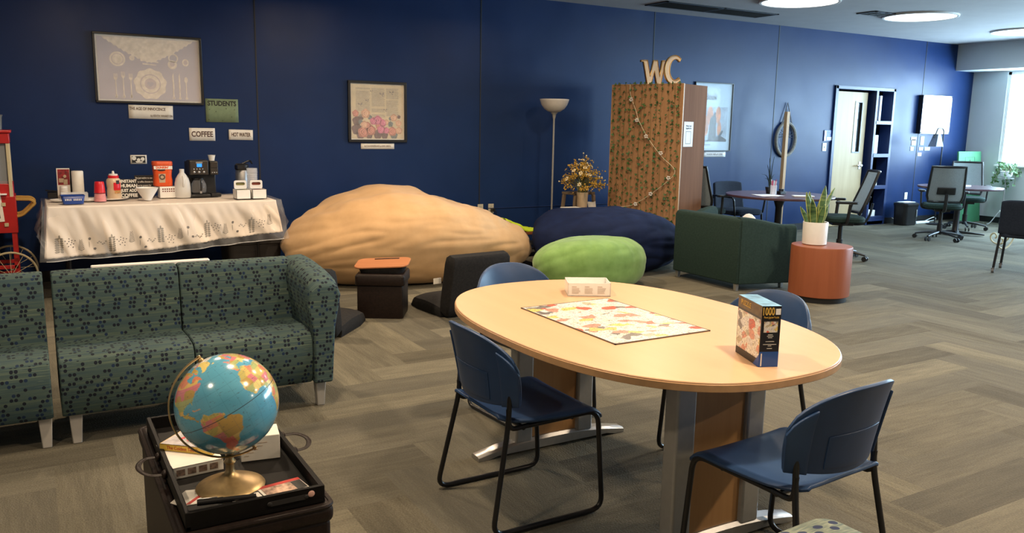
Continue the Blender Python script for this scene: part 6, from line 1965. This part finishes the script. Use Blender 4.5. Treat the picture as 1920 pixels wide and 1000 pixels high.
# ================================================================== OFFICE CHAIRS
def office_chair(label, loc, rz):
    """faces local +y; mesh back at -y"""
    t = thing('office_chair', label, 'office chair', loc, rz, 'grey mesh office chairs')
    def bk(u, v):
        x = (u - .5) * 2
        z = .56 + .50 * v
        hw = .235 - .025 * v + .0 * x - .03 * max(0, .18 - v) / .18
        y = -.235 - .05 * sin(pi * v * .9) * .6 - .13 * v ** 1.6 + .05 * x * x + .035 * (1 - v)
        return (x * hw, y, z)
    b = obj('backrest', MB().grid(bk, 17, 16), 'mesh_back', t, solid=.008, offs=0, ang=60)
    rim = [bk(u, 0) for u in [k / 10 for k in range(11)]] + [bk(1, v) for v in [k / 12 for k in range(1, 13)]] + [bk(u, 1) for u in [1 - k / 10 for k in range(1, 11)]] + [bk(0, v) for v in [1 - k / 12 for k in range(1, 12)]]
    obj('back_frame', MB().tube(rim, .017, 8, closed=True), 'black_plastic', t)
    lumb = MB().grid(lambda u, v: (lambda p: (p[0], p[1] - .022, p[2]))(bk(.24 + .52 * u, .22 + .20 * v)), 9, 6)
    obj('lumbar_pad', lumb, 'black_plastic', t, solid=.02, offs=0, bev=.008)
    sp = MB().tube(smoothpath([(0, -.05, .425), (0, -.24, .43), (0, -.315, .52), (0, -.345, .68)], 5), .024, 8, flat=.6)
    obj('back_support', sp, 'black_plastic', t)
    st_ = rect_loft([(.44, .42, .455), (.49, .47, .47), (.50, .48, .505), (.47, .45, .525), (.38, .36, .53)], rr=.28)
    o = obj('seat', st_, 'green_seat' if 'green_seat' in M else 'green_chair', t)
    for s_ in (-1, 1):
        a = MB().tube(roundpath([(s_ * .10, .0, .44), (s_ * .27, .0, .45), (s_ * .285, -.02, .68)], .05), .020, 8, flat=.7)
        ar = obj('armrest', a, 'black_plastic', t)
        obj('arm_pad', MB().at((s_ * .275, .02, .70)).prism(rrect(.085, .25, .035, 5), -.014, .014), 'black_plastic', ar, bev=.006)
    obj('gas_lift', MB().cyl((0, 0, .10), (0, 0, .43), .026, 14).cyl((0, 0, .08), (0, 0, .24), .036, 14).box((0, 0, .435), (.20, .24, .045)), 'black_plastic', t, bev=.003)
    for k in range(5):
        a = 2 * pi * k / 5 + .35
        ex_, ey_ = cos(a), sin(a)
        leg = MB().tube([(ex_ * .03, ey_ * .03, .112), (ex_ * .18, ey_ * .18, .098), (ex_ * .315, ey_ * .315, .072)], .028, 8, r2=.016, flat=.75)
        lo = obj('base_spoke', leg, 'black_plastic', t)
        cs = MB()
        for s_ in (-1, 1):
            c0 = Vector((ex_ * .315 - ey_ * .016 * s_, ey_ * .315 + ex_ * .016 * s_, .031)); c1 = c0 + Vector((-ey_ * s_ * .014, ex_ * s_ * .014, 0))
            cs.cyl(tuple(c0), tuple(c1), .030, 16)
        obj('caster', cs, 'black_plastic', lo, ang=30)
    return t
oc = office_chair('grey mesh office chair seen from the side behind the snake plant', (8.38, -2.23, 0), radians(52))
dup(oc, (7.38, -.92, 0), radians(-74), 'grey mesh office chair left of the dark round table, half hidden by the wooden cabinet')
dup(oc, (11.28, -1.66, 0), radians(-50), 'grey mesh office chair with its back to the camera near the paper shredder')
dup(oc, (12.95, -1.02, 0), radians(128), 'grey mesh office chair on the far side, in front of the leaning green board')

# dark upholstered visitor chair behind round table 1
def visitor(label, loc, rz, mat, casters=False, group=None, arms=True):
    t = thing('visitor_chair', label, 'chair', loc, rz, group)
    obj('backrest', MB().grid(lambda u, v: ((u - .5) * (.50 - .03 * v), -.23 - .07 * v + .04 * (2 * u - 1) ** 2, .44 + .38 * v - .02 * abs(2 * u - 1) ** 4 * v), 15, 8), mat, t, solid=.04, offs=0, bev=.014, seg=3)
    obj('seat', rect_loft([(.44, .42, .40), (.49, .47, .415), (.49, .47, .455), (.42, .40, .475)], rr=.2), mat, t)
    for s_ in (-1, 1):
        for (yt, yb) in ((-.20, -.24), (.19, .22)):
            lg = obj('leg', MB().cyl((s_ * .225, yt, .425), (s_ * .25, yb, .05 if casters else .0), .014, 8), 'black_metal', t)
            if casters:
                obj('caster', MB().cyl((s_ * .25 - .014, yb, .026), (s_ * .25 + .014, yb, .026), .025, 16).box((s_ * .25, yb, .05), (.035, .03, .02)), speck('grey_caster', (.12, .12, .12), .4), lg, ang=30)
        if arms: obj('arm_frame', MB().tube(roundpath([(s_ * .235, .20, .43), (s_ * .27, .20, .64), (s_ * .27, -.22, .64), (s_ * .24, -.26, .60)], .05), .013, 8), 'black_metal', t)
    return t
v1 = visitor('dark upholstered chair behind the dark round table against the wall', (8.20, -.74, 0), radians(175), 'navy_chair')
visitor('black chair on casters at the right picture edge', (9.47, -3.81, 0), radians(-70), 'navy_chair', casters=True, arms=False)

# ================================================================== ROUND TABLE BY THE WHITEBOARD
t2 = pedestal_table('pale edged round table between the two far office chairs', (12.05, -1.43, 0), .58, .735, 'purple_wood')
tag(obj('table_papers', MB().box((0, 0, .008), (.14, .10, .016)), 'paper_cool', loc=(12.15, -1.45, TH)), 'small white pile of paper on the far round table', 'papers')
t = thing('reading_lamp', 'thin dark reading lamp with a bent neck standing by the whiteboard notes', 'lamp', (13.10, -.42, 0))
obj('lamp_base', MB().lathe([(.13, 0), (.13, .018), (.02, .03), (0, .03)], 28), 'black_metal', t)
obj('lamp_pole', MB().tube(roundpath([(0, 0, .02), (0, 0, 1.56), (-.05, 0, 1.60), (-.17, 0, 1.60), (-.20, 0, 1.52), (-.25, 0, 1.45)], .05), .010, 8), 'black_metal', t)
obj('lamp_shade', MB().add([(-.205, -.04, 1.50), (-.135, -.04, 1.50), (-.135, .04, 1.50), (-.205, .04, 1.50), (-.28, -.07, 1.30), (-.08, -.07, 1.30), (-.08, .07, 1.30), (-.28, .07, 1.30)], [(0, 1, 2, 3), (0, 4, 5, 1), (1, 5, 6, 2), (2, 6, 7, 3), (3, 7, 4, 0)]), speck('pale_lamp_shade', (.16, .20, .27), .6, .2, 60), t, solid=.004, smooth=False)
# green board leaning in the corner
t = thing('green_board', 'tall green board with a dark star leaning in the far corner', 'board', (14.06, -.42, 0), 0)
gb_ = MB().at((0, 0, 0), rx=radians(-5)).box((0, 0, .61), (.66, .03, 1.22))
obj('board_panel', gb_, 'green_board', t, bev=.003)
st_ = MB()
pts = [(.055 * (1 if k % 2 == 0 else .42) * sin(2 * pi * k / 10), 1.03 + .055 * (1 if k % 2 == 0 else .42) * cos(2 * pi * k / 10)) for k in range(10)]
st_.M = Matrix.Rotation(radians(-5), 4, 'X') @ Matrix.Translation((0, -.0165, 0)) @ Matrix.Rotation(radians(90), 4, 'X')
st_.prism(pts, 0, .002)
obj('dark_star', st_, speck('dark_red_star', (.06, .02, .02), .6), t, smooth=False)
ln = MB().at((0, 0, 0), rx=radians(-5))
for (a, b, c_, d_) in ((-.14, .14, 1.118, 1.124), (-.14, -.134, .90, 1.12), (.134, .14, .90, 1.12)): ln.span(a, b, -.0175, -.0155, c_, d_)
obj('dark_outline', ln, speck('dark_green_line', (.01, .06, .03), .6), t, smooth=False)
# plant stand with trailing plant
t = thing('plant_stand', 'thin scrolled iron plant stand by the window', 'plant stand', (14.16, -.93, 0))
ps_ = MB().cyl((0, 0, .28), (0, 0, .78), .011, 8).lathe([(0, .78), (.12, .783), (.12, .795), (0, .797)], 24)
for k in range(3):
    a = 2 * pi * k / 3 + .6
    ps_.tube(smoothpath([(0, 0, .30), (.10 * cos(a), .10 * sin(a), .16), (.20 * cos(a), .20 * sin(a), .03), (.25 * cos(a), .25 * sin(a), .012)], 5), .009, 6)
obj('iron_frame', ps_, 'silver_paint', t)
t = thing('trailing_plant', 'trailing green pothos in a pale pot on the iron stand by the window', 'plant', (14.16, -.93, .7985))
obj('pot', MB().lathe([(.05, 0), (.085, .03), (.095, .11), (.085, .112), (0, .09)], 24), 'paper_cool', t)
lv, sm_ = MB(), MB(); rg = random.Random(14)
for k in range(16):
    a = rg.uniform(0, 2 * pi); L_ = rg.uniform(.12, .24); dr = rg.uniform(.0, .34)
    P = smoothpath([(.04 * cos(a), .04 * sin(a), .10), (L_ * .6 * cos(a), L_ * .6 * sin(a), .21), (L_ * cos(a), L_ * sin(a), .13 - dr * .4), (L_ * 1.05 * cos(a), L_ * 1.05 * sin(a), .10 - dr)], 4)
    sm_.tube(P, .003, 4)
    for q in P[2:]:
        if rg.random() < .85: leafq(lv, tuple(Vector(q) + Vector((rg.gauss(0, .02), rg.gauss(0, .02), rg.gauss(0, .015)))), (rg.gauss(0, .6) - .5, -1, rg.uniform(.1, .9)), rg.uniform(.026, .042), rg)
obj('vines', sm_, 'olive', t)
obj('leaves', lv, 'leaf', t, smooth=False)
# small white round table with a scroll base, cut by the right edge
t = thing('scroll_table', 'white topped side table with curled iron legs behind the black chair at the right', 'side table', (12.55, -2.42, 0))
t.location = (11.50, -2.72, 0)
obj('tabletop', MB().lathe([(.0, .46), (.30, .465), (.31, .475), (.31, .495), (0, .50)], 40), 'white_glossy', t)
for k in range(4):
    a = pi * k / 2 + radians(172)
    L_ = MB()
    ctrl = [(.26, .46), (.25, .30), (.20, .16), (.27, .05), (.37, .015), (.46, .05), (.48, .12), (.43, .16), (.39, .12), (.41, .09)]
    L_.tube(smoothpath([(r_ * cos(a), r_ * sin(a), z) for r_, z in ctrl], 5), .011, 8)
    obj('scroll_leg', L_, 'cream_trim', t)
# shredder, power strip
t = thing('paper_shredder', 'black paper shredder bin with a pale top by the blue wall', 'shredder', (12.56, -.24, 0))
obj('bin_body', rect_loft([(.30, .22, 0), (.32, .24, .01), (.35, .27, .32)], rr=.25), 'black_plastic', t)
obj('shredder_head', rect_loft([(.36, .28, .32), (.37, .29, .33), (.36, .28, .365), (.30, .22, .38)], rr=.25), 'black_plastic', t)
obj('silver_top', rect_loft([(.30, .18, .381), (.28, .15, .386)], rr=.25), 'paper_cool', t)
obj('bin_window', MB().box((.10, -.137, .20), (.03, .004, .12)), 'steel', t, bev=.002)
t = thing('power_strip', 'white power strip with cables on the floor under the far round table', 'power strip', (13.05, -.22, 0))
obj('strip_body', MB().box((0, 0, .02), (.36, .055, .035)), 'paper_cool', t, bev=.004)
obj('cables', MB().tube(smoothpath([(.1, 0, .04), (.25, -.05, .10), (.35, -.02, .05), (.2, .05, .012)], 5), .006, 6).tube(smoothpath([(-.18, 0, .02), (-.3, -.04, .012), (-.5, 0, .012), (-.55, .18, .1)], 5), .006, 6), 'paper_cool', t)

# pale dotted cushion stool at the bottom right
t = thing('dotted_ottoman', 'pale green dotted upholstered stool cut by the bottom edge', 'ottoman', (1.715, -7.485, 0), radians(3))
obj('cushion', rect_loft([(.40, .40, .18), (.44, .44, .20), (.45, .45, .36), (.445, .445, .40), (.42, .42, .425), (.30, .30, .435), (.10, .10, .438)], rr=.13, n=8), 'pale_dot', t, uv='box')
for (a, b) in ((-1, -1), (1, -1), (-1, 1), (1, 1)): obj('leg', MB().box((a * .15, b * .15, .09), (.04, .04, .18), .7), 'grey_leg', t)
